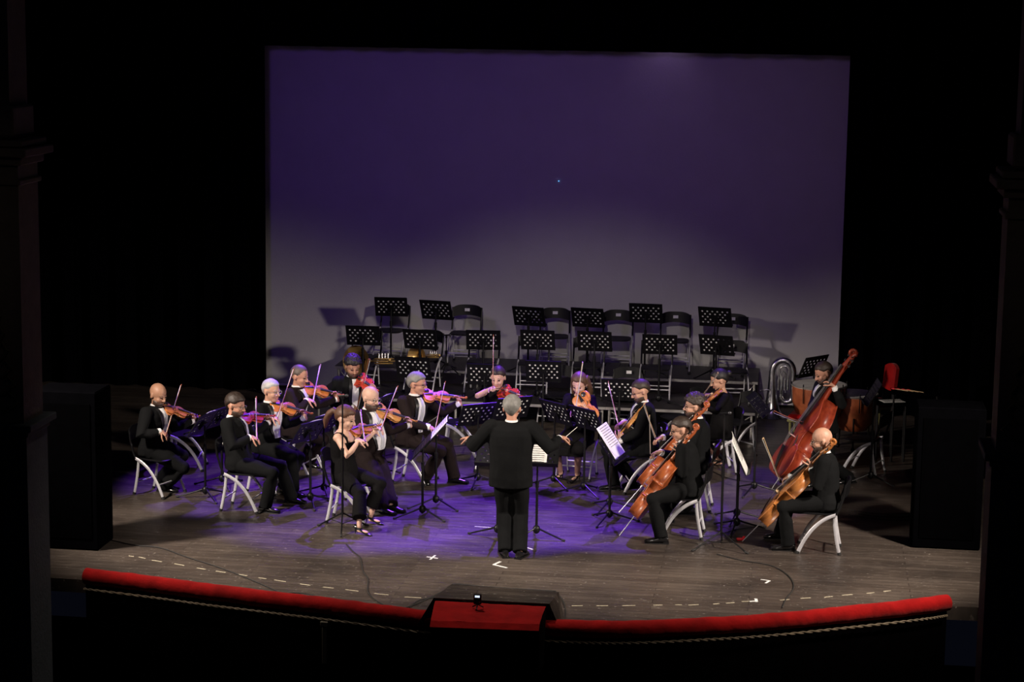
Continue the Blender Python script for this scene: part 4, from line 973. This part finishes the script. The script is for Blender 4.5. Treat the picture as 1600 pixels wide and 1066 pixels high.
for i, (px, py, dg, nm) in enumerate(((645, 575, 85, 'behind the grey haired violinist'), (757, 586, 90, 'behind the front facing woman violinist'), (849, 581, 90, 'behind the gap right of the conductor\'s head'), (968, 610, 88, 'left of the viola player\'s head'))):
    stand_at(px, py, 5.75 if i < 3 else 5.2, 0, dg, 'black perforated music stand on the boards %s' % nm, 'music stands before the risers', 22, (0, .22, 2))
chair(gz(863, 672, 0)+V((0, .3, 0)), -92, 'empty black folding chair before the riser, right of the conductor\'s head', tagged=False)
chair(gz(976, 676, 0)+V((0, .3, 0)), -90, 'empty black folding chair with white tag behind the viola player')
chair(gz(1062, 708, 0)+V((0, .2, 0)), -150, 'empty black folding chair with white tag behind the curly haired cellist')
chair(gz(299, 735, 0)+V((-.12, .12, 0)), 8, 'empty violet lit folding chair between the bald violinist on the far left and the stands', tagged=False)
chair(gz(716, 712, 0), 5, 'black folding chair right of the grey haired violinist\'s knees', tagged=False)
chair(gz(1148, 715, 0)+V((0, .15, 0)), -140, 'empty black folding chair with white tag right of the dark haired woman')
chair(gz(1352, 740, 0), 160, 'black folding chair standing behind the double bass player', tagged=False)
# floor stands ------------------------------------------------------
def fstand(bx, by, dx, dy, deg, label, tilt=30, group=None, rot=20):
    g = gz(bx, by, .02); p = at(dx, dy, g.y); return stand((g.x, g.y), p.z, deg, label, group, tilt, rot=rot)
s, mw = fstand(321, 776, 326, 662, 168, 'black music stand with yellowish sheet right of the far left violinist', 35); sheet(mw, 'yellowish white sheet music on the leftmost stand', y=-.06)
s, mw = fstand(347, 757, 347, 652, 160, 'black music stand behind the dark haired violinist\'s back', 35)
s, mw = fstand(485, 786, 490, 675, 152, 'black perforated music stand in front of the silver haired violinist, the nearer of two', 35); sheet(mw, 'white sheet music on the stand before the silver haired violinist', y=-.04)
s, mw = fstand(506, 771, 512, 664, 152, 'black perforated music stand in front of the silver haired violinist, the farther of two', 35); sheet(mw, 'violet lit sheet music on the farther stand of the left pair', y=.02)
s, mw = fstand(600, 745, 600, 634, 165, 'black music stand with violet lit sheet behind the bald bearded violinist', 30); sheet(mw, 'violet tinted sheet music just behind the bald bearded man\'s violin', y=.0)
s, mw = fstand(660, 806, 664, 698, 188, 'black perforated music stand at the centre left front, nearer of the slanted pair', 42)
s, mw = fstand(681, 790, 688, 678, 188, 'black music stand with white sheet at the centre left front, farther of the slanted pair', 42); sheet(mw, 'white sheet music on the farther slanted centre left stand', y=-.02, w=.40, hh=.40)
s, mw = fstand(746, 755, 749, 648, 126, 'black perforated music stand left of the conductor\'s shoulder', 28); sheet(mw, 'white sheet music on the music stand left of the conductor\'s shoulder', w=.22, pages=2, flat=True)
s, mw = fstand(800, 757, 801, 638, 126, 'black perforated music stand hidden by the conductor\'s head', 28); sheet(mw, 'white sheet music on the music stand hidden by the conductor\'s head', w=.22, pages=2, flat=True)
s, mw = fstand(865, 757, 863, 645, 47, 'black perforated music stand right of the conductor\'s shoulder', 28); sheet(mw, 'white sheet music on the music stand right of the conductor\'s shoulder', w=.22, pages=2, flat=True)
s, mw = fstand(912, 769, 911, 655, 47, 'black perforated music stand in front of the long haired woman violinist', 28); sheet(mw, 'white sheet music on the music stand in front of the long haired woman violinist', w=.22, pages=2, flat=True)
s, mw = fstand(777, 837, 775, 710, -92, 'black music stand at the conductor\'s left leg, left of the pair', 50)
s, mw = fstand(838, 838, 838, 710, -88, 'black music stand at the conductor\'s right leg with white page', 50, rot=-50); sheet(mw, 'white page lying on the conductor\'s right hand stand', y=-.0, w=.22, hh=.28)
s, mw = fstand(952, 794, 962, 704, -10, 'black music stand before the viola player, farther of the pair', 35)
s, mw = fstand(952, 813, 952, 695, -10, 'black music stand with large white sheet before the viola player', 35); sheet(mw, 'large white sheet music open before the viola player', y=.0, w=.42, hh=.42)
s, mw = fstand(1151, 811, 1153, 712, -2, 'black music stand facing the right cellist, farther of the pair', 25)
s, mw = fstand(1151, 826, 1151, 716, 0, 'black music stand with crumpled white sheets facing the right cellist', 25); sheet(mw, 'crumpled white sheet music on the stand facing the right cellist', y=-.02, w=.42, hh=.44, rz=4)
s, mw = fstand(1178, 768, 1180, 632, -12, 'tall black music stand on the right facing the double bass', 42)
s, mw = fstand(1360, 752, 1361, 613, 185, 'black music stand in the shade right of the double bass player', 30)
s, mw = fstand(1268, 690, 1267, 573, 140, 'black perforated music stand behind the double bass player\'s head', 25)
# ------------------------------------------------------------------ the players
def seated(pp, label, off=.02, **kw):
    P = pp['P']; f = pp['f']; chair(P+f*off, kw.get('deg', pp['yaw']), label, tagged=kw.get('tagged', True))
p = person('person in black suit with bald head and dark beard playing violin at the far left', (247, 617), 1.22, -20, -30, 18, [(262, 765, -10), (258, 752, 0)], 'c', ('bald', 'beard'), ('beard', 'short'), shirt=(.055, .30), lean=.05,
           viol=dict(scroll=(313, 652), tip=(277, 598), frog=(259, 679), wood='orange', sg=1, fs=-1, label='orange violin held by the bald bearded man at the far left', bowlabel='violin bow of the bald bearded man at the far left'))
seated(p, 'folding chair under the bald violinist at the far left')
p = person('person in black suit with dark hair, beard and glasses playing violin, in left foreground', (368, 633), 1.24, -5, -12, 14, [(421, 797, -12), (462, 783, -8)], 'b', ('full', 'dark'), ('beard', 'short'), 'thin', shirt=(.03, .30), lean=-.06,
           viol=dict(scroll=(430, 650), tip=(400, 601), frog=(401, 686), wood='red', sg=1, fs=-1, label='red violin of the dark haired bearded man in left foreground', bowlabel='upright violin bow of the dark haired bearded man in left foreground'))
seated(p, 'folding chair with pale curved legs under the dark haired violinist in left foreground')
p = person('person with short silver hair and glasses in open black jacket playing violin', (424, 611), 1.24, -22, -28, 5, [(463, 772, -30), (447, 768, -30)], 'a', ('short', 'silver'), None, 'thin', shirt=(.085, .42), tie=False, lean=.05,
           viol=dict(scroll=(489, 647), tip=(453, 573), frog=(433, 655), wood='orange', E=(422, 631), edy=-.05, sg=1, fs=-1, label='orange violin of the silver haired man with glasses', bowlabel='violin bow of the silver haired man with glasses'))
seated(p, 'folding chair with white tag under the silver haired violinist')
p = person('person in dark suit with receding cropped hair playing violin against the screen', (468, 588), 1.24, -12, -15, 14, [(487, 727, -20), (470, 722, -20)], 'b', ('fringe', 'stubble'), None, False, suit=SUITB, shirt=(.07, .34), tie=False, lean=.05,
           viol=dict(scroll=(538, 618), tip=(501, 562), frog=(489, 627), wood='orange', sg=1, fs=-1, pale=True, label='orange violin of the man with receding hair against the screen', bowlabel='pale violin bow of the man with receding hair against the screen'))
seated(p, 'folding chair under the violinist with receding hair')
p = person('person in black suit with curly black hair and beard holding a red violin', (551, 573), 1.24, -58, -62, 22, [(560, 700, -60), (575, 700, -60)], 'c', ('curly', 'black'), ('beard', 'short'), False, shirt=(.045, .42), tie=False, lean=.05,
           viol=dict(scroll=(592, 611), tip=(572, 585), frog=(558, 642), wood='red', sg=-1, fs=-1, n=(-.25, -.7, .6), label='bright red violin of the curly haired man', bowlabel='violin bow of the curly haired man'))
seated(p, 'folding chair under the curly haired violinist')
p = person('person with brown ponytail in sleeveless black top and trousers playing violin in foreground', (540, 654), 1.20, -8, -12, 16, [(568, 832, -25), (586, 815, -20)], 'd', ('ponytail', 'auburn'), outfit='top', shw=.155, k=.94, lean=.0, ph=.54,
           viol=dict(scroll=(596, 664), tip=(558, 605), frog=(570, 690), wood='orange', sg=1, fs=-1, tilt=40, label='orange brown violin of the ponytailed woman in foreground', bowlabel='reddish violin bow of the ponytailed woman in foreground'))
seated(p, 'folding chair with pale curved legs under the ponytailed violinist', tagged=False, deg=0)
p = person('heavy person in dark suit with bald head, full beard and glasses playing violin', (579, 622), 1.25, -28, -32, 12, [(603, 800, -18), (618, 797, -15)], 'd', ('bald', 'beard'), ('beard', 'full'), 'thin', suit=SUITB, shirt=(.095, .46), tie=True, belly=.05, shw=.205, lean=.05, g=1.22, gl=1.28,
           viol=dict(scroll=(652, 659), tip=(604, 595), frog=(595, 671), wood='amber', sg=1, fs=-1, tilt=40, label='amber violin of the bald bearded man with glasses', bowlabel='violin bow of the bald bearded man with glasses'))
seated(p, 'folding chair under the heavy bald bearded violinist')
p = person('person in brownish black suit with grey hair and glasses playing violin left of conductor', (652, 600), 1.24, -12, -15, 5, [(665, 752, -70), (716, 752, -5)], 'b', ('full', 'grey'), None, True, suit=SUITB, shirt=(.06, .44), lean=.08, tw=-24, g=1.2, gl=1.15,
           viol=dict(scroll=(730, 622), tip=(696, 596), frog=(680, 672), wood='orange', sg=1, fs=-1, tilt=40, label='orange violin of the grey haired man with glasses left of conductor', bowlabel='violin bow of the grey haired man with glasses left of conductor'))
seated(p, 'folding chair under the grey haired violinist left of conductor')
p = person('person with tied back brown hair in short black dress playing red violin, facing the hall', (778, 590), 1.20, -98, -95, 18, [(765, 700, -90), (790, 700, -90)], 'd', ('bun', 'dark'), outfit='dress', shw=.155, k=.94, lean=.04, ph=.54, reh=V((-1, .2, -.6)),
           viol=dict(scroll=(822, 622), tip=(771, 528), frog=(770, 606), wood='red', sg=-1, fs=-1, n=(-.2, -.65, .7), free=(-.30,), tsg=1, label='red violin of the front facing woman behind the conductor', bowlabel='upright violin bow of the front facing woman behind the conductor'))
seated(p, 'folding chair under the front facing woman violinist', tagged=False)
p = person('person with long brown hair in black lace dress playing orange viola, facing the hall', (905, 600), 1.20, -100, -100, 25, [(872, 747, -110), (898, 749, -115)], 'd', ('long', 'brown'), outfit='sleeved', shw=.155, k=.94, lean=.05, ph=.54,
           viol=dict(scroll=(935, 665), tip=(910, 570), frog=(899, 642), wood='orange', sg=-1, fs=-1, tilt=35, k=1.12, pale=True, E=(904, 617), edy=-.12, sdy=-.25, n=(-.35, -.75, .55), free=(-.34,), tsg=-1, label='bright orange viola of the long haired woman', bowlabel='viola bow of the long haired woman'))
seated(p, 'folding chair under the long haired woman in black lace dress', tagged=False)
p = person('person in black suit with cropped hair and glasses resting viola downward', (1001, 611), 1.25, -165, -160, 22, [(953, 762, 185), (988, 757, 190)], 'a', ('crop', 'dark'), ('beard', 'short'), True, shirt=(.05, .30), lean=.06,
           viol=dict(scroll=(962, 687), tip=(951, 600), frog=(966, 664), wood='amber', sg=-1, k=1.10, tilt=12, dt=0, E=(1010, 630), edy=-.10, sdy=-.12, free=(-.05,), tsg=1, label='amber viola held pointing down by the man with cropped hair', bowlabel='reddish viola bow of the man with cropped hair'))
seated(p, 'folding chair under the viola player with cropped hair')
p = person('person with black hair in a bun and black clothes playing violin behind the cellists', (1124, 594), 1.20, -165, -170, 20, [(1112, 718, -170), (1118, 725, -170)], 'a', ('bun', 'black'), outfit='longdress', shw=.155, k=.94, lean=.04, ph=.54,
           viol=dict(scroll=(1098, 632), tip=(1121, 585), frog=(1099, 618), wood='brown', sg=-1, fs=1, free=(.25,), tsg=-1, tilt=40, label='brown violin of the black haired woman behind the cellists', bowlabel='pale violin bow of the black haired woman behind the cellists', pale=True))
seated(p, 'folding chair under the black haired woman violinist', tagged=False)
# cellists
def cello(endp, scrollp, head, label, wd, faceyaw, dy=-.14):
    E0 = gz(*endp, 0.0); S = at(*scrollp, gz(*head).y+dy); d = (S-E0).normalized(); a = radians(faceyaw)
    R = frame(d, V((cos(a), sin(a), .25))); ep = max(.15, (S-E0).length-1.22)
    t = instrument('cello', label, 'cello', R, E0+d*ep, .755, .27, .12, wd, endpin=ep)
    return E0+d*ep, d, R
pos, d, R = cello((967, 801), (1110, 637), (1085, 635, 1.24), 'red brown cello of the curly haired cellist, behind the front cello', 'cello', 172)
p = person('person in black suit with curly dark hair, beard and glasses behind a cello', (1085, 635), 1.24, 178, 186, 4, [(1040, 800, 190), (1070, 800, 180)], 'a', ('curly', 'dark'), ('beard', 'short'), True, shirt=(.04, .24), lean=.05, tie=False,
           rh=at(1026, 687, pos.y+.35), lh=along(pos+(R @ V((0, 0, .08))), d, .7, 1.05, 1076, 665), ldir=V((-.25, .15, 1)), lhn=V((-1, .35, 0)), leh=V((.5, -.9, -.5)), reh=V((.1, .7, -.7)))
F = at(1024, 686, pos.y+.33); bow('cello_bow', 'pale cello bow held up by the curly haired cellist', F, far(F, 1006, 633, .68, -1), Z, .72, 1.3, True)
seated(p, 'folding chair with pale legs under the curly haired cellist', tagged=False)
pos, d, R = cello((968, 837), (1094, 672), (1064, 671, 1.22), 'red brown cello played in the foreground right of conductor', 'cello', 170)
p = person('person in black suit with short dark hair and glasses playing cello in foreground', (1064, 671), 1.22, 178, 190, 14, [(1036, 812, 182), (1026, 845, 186)], 'a', ('short', 'dark'), None, True, shirt=(.03, .22), lean=.10, tie=False,
           rh=at(1021, 709, pos.y+.38), lh=along(pos+(R @ V((0, 0, .08))), d, .7, 1.05, 1058, 698), ldir=V((-.25, .15, 1)), lhn=V((-1, .35, 0)), leh=V((.5, -.9, -.5)), reh=V((.1, .7, -.7)))
F = at(1016, 711, pos.y+.34); bow('cello_bow', 'upright cello bow of the foreground cellist with short dark hair', F, far(F, 1015, 652, .68, -1), Z, .72, 1.3, True)
seated(p, 'folding chair with pale curved legs under the foreground cellist', tagged=False)
pos, d, R = cello((1160, 846), (1308, 696), (1284, 688, 1.24), 'golden brown cello of the bald cellist on the right', 'cello2', 172)
p = person('person in black suit with bald head, short beard and glasses playing cello on the right', (1284, 688), 1.24, 178, 184, 12, [(1212, 838, 184), (1224, 856, 184)], 'a', ('bald', 'beard'), ('beard', 'short'), True, shirt=(.035, .24), lean=.06,
           rh=at(1224, 750, pos.y+.33), lh=along(pos+(R @ V((0, 0, .08))), d, .7, 1.05, 1266, 722), ldir=V((-.25, .15, 1)), lhn=V((-1, .35, 0)), leh=V((.5, -.9, -.5)), reh=V((.1, .7, -.7)))
F = at(1219, 753, pos.y+.32); bow('cello_bow', 'long pale cello bow of the bald cellist on the right', F, far(F, 1192, 687, .68, -1), Z, .72, 1.3, True)
seated(p, 'folding chair with pale curved legs under the bald cellist on the right', tagged=False)
# double bass
hb = gz(1287, 583, 1.40); E0 = gz(1206, 764, 0); S = at(1347, 551, hb.y-.30); d = (S-E0).normalized(); R = frame(d, V((-.90, -.25, .2))); epb = max(.10, (S-E0).length-1.84)
instrument('double_bass', 'large red brown double bass held by the player on the right', 'double bass', R, E0+d*epb, 1.12, .46, .19, 'bass', kind='bass', endpin=epb)
posb = E0+d*epb
p = person('person in black suit with short brown hair playing double bass', (1287, 583), 1.40, -160, -158, 25, [(1272, 757, -150), (1322, 752, -150)], 'b', ('crop', 'dark'), ('beard', 'short'), False, shirt=(.05, .25), lean=.02, ph=.72, tie=True,
           rh=at(1256, 662, posb.y+.02), lh=along(posb+(R @ V((0, 0, .14))), d, 1.1, 1.6, 1304, 603), ldir=V((-.7, .1, .6)), leh=V((.5, -.3, -.8)), reh=V((-.2, .3, -.9)))
P = p['P']; t = thing('stool', 'tall round black stool under the double bass player', 'stool', (P.x, P.y, 0)); b = MB(); b.lathe([(.15, .60), (.165, .61), (.165, .63), (.14, .645), (.01, .647)]); obj('seat', b, BLKP, t)
for k_ in range(4):
    a = pi/4+pi/2*k_; b = MB(); b.tube([(.10*cos(a), .10*sin(a), .61), (.20*cos(a), .20*sin(a), .004)], .012, 8); obj('leg', b, BLKM, t)
b = MB(); b.tube([(.165*cos(a), .165*sin(a), .22) for a in [2*pi*q/24 for q in range(24)]], .008, 6, closed=True); obj('foot_ring', b, BLKM, t)
F = at(1252, 662, posb.y-.02); bow('double_bass_bow', 'dark double bass bow pointing left from the bassist\'s hand', F, far(F, 1210, 645, .58, 1), Z, .62, 1.4)
# conductor
Hc = gz(800, 638, 1.62)
p = person('person conducting in black suit with grey hair, seen from behind', (800, 638), 1.62, 95, 92, 6, [(816, 866, 75), (787, 864, 110)], 'b', ('full', 'grey'), None, False, shirt=None, lean=.02, standing=True, ph=.88, shw=.215, k=1.04, belly=.02, g=1.36, gl=1.14, ga=1.18,
           rh=at(884, 684, Hc.y+.22), lh=at(729, 684, Hc.y+.22), rdir=V((.9, .5, .0)), ldir=V((-.9, .5, .0)), reh=V((.4, -.3, -.5)), leh=V((-.4, -.3, -.5)), curlR=1.3, curlL=.5)
bt0 = at(880, 686, Hc.y+.26); bt1 = at(899, 670, Hc.y+.42); b = MB(); b.tube([bt0, bt1+(bt1-bt0)*.15], [.0045, .002], 6); b.ell(bt0, (.012, .012, .012)); tag(obj('conductor_baton', b, mat('white baton', (.85, .83, .78), .5)), 'thin white baton in the conductor\'s right hand', 'baton')
# ------------------------------------------------------------------ lights
def spot(nm, loc, tgt, col, power, size, blend=.6, rad=.12):
    l = bpy.data.lights.new(nm, 'SPOT'); l.energy = power; l.color = col; l.spot_size = radians(size); l.spot_blend = blend; l.shadow_soft_size = rad
    o = bpy.data.objects.new(nm, l); COL.objects.link(o); o.location = loc; o.rotation_euler = (V(tgt)-V(loc)).to_track_quat('-Z', 'Y').to_euler(); return o
WARM = (1, .86, .74); VIO = (.20, .045, 1.0)
spot('side_spot', (-7.0, -2.6, 5.0), (-.2, 2.2, -.9), WARM, 3300, 57, .55, .3)
spot('side_spot', (7.4, -2.6, 5.0), (-.2, 2.2, -.9), WARM, 3500, 57, .6, .3)
spot('front_spot', (1.0, -14, 8.5), (0, 3.2, .6), (1, .88, .78), 2600, 23.5, .6, .2)
for x, y, tx, ty, pw, sz in ((-3.4, 6.6, -3.6, 3.0, 4056, 24), (-2.0, 6.8, -2.1, 2.2, 4056, 26), (-.4, 6.8, -.6, 2.3, 3744, 26), (1.0, 6.8, .9, 2.2, 3744, 20), (.0, 7.0, -.9, 4.2, 2340, 26), (2.4, 6.8, 2.0, 3.6, 1800, 22)):
    spot('violet_backlight', (x, y, 7.4), (tx, ty, 0), VIO, pw, sz, .3, .06)
spot('screen_wash', (-4.6, 1.5, 6.3), (-2.0, 9.1, 3.1), (.27, .12, .85), 220, 76, 1, .4)
spot('screen_wash', (2.5, 2.0, 6.3), (1.4, 9.1, 3.0), (.40, .22, .62), 150, 74, 1, .4)
spot('apron_downlight', (-1.6, -1.3, 7.0), (-1.3, -2.2, 0), WARM, 620, 66, .8, .2)
spot('apron_downlight', (2.6, -.9, 7.0), (2.2, -1.6, 0), WARM, 260, 56, 1, .2)
spot('top_batten', (1.0, 8.95, 5.9), (.9, 9.13, 4.3), (.55, .36, .8), 9, 80, 1, .1)
for sx in (-1, 1):
    spot('pilaster_fill', (sx*1.5, -9, 7.0), (sx*5.7+.4, -3.4, 3.4), (1, .8, .62), 26, 26, 1, .4)  # added weak warm fill to lift the pilasters, not an actual auditorium lamp
wd = bpy.data.worlds.new('world'); sc.world = wd; wd.use_nodes = True; wd.node_tree.nodes['Background'].inputs[0].default_value = (.25, .3, .6, 1); wd.node_tree.nodes['Background'].inputs[1].default_value = .006
sc.view_settings.view_transform = 'Standard'; sc.view_settings.look = 'None'; sc.view_settings.gamma = 1; sc.view_settings.use_curve_mapping = False; sc.view_settings.exposure = 0
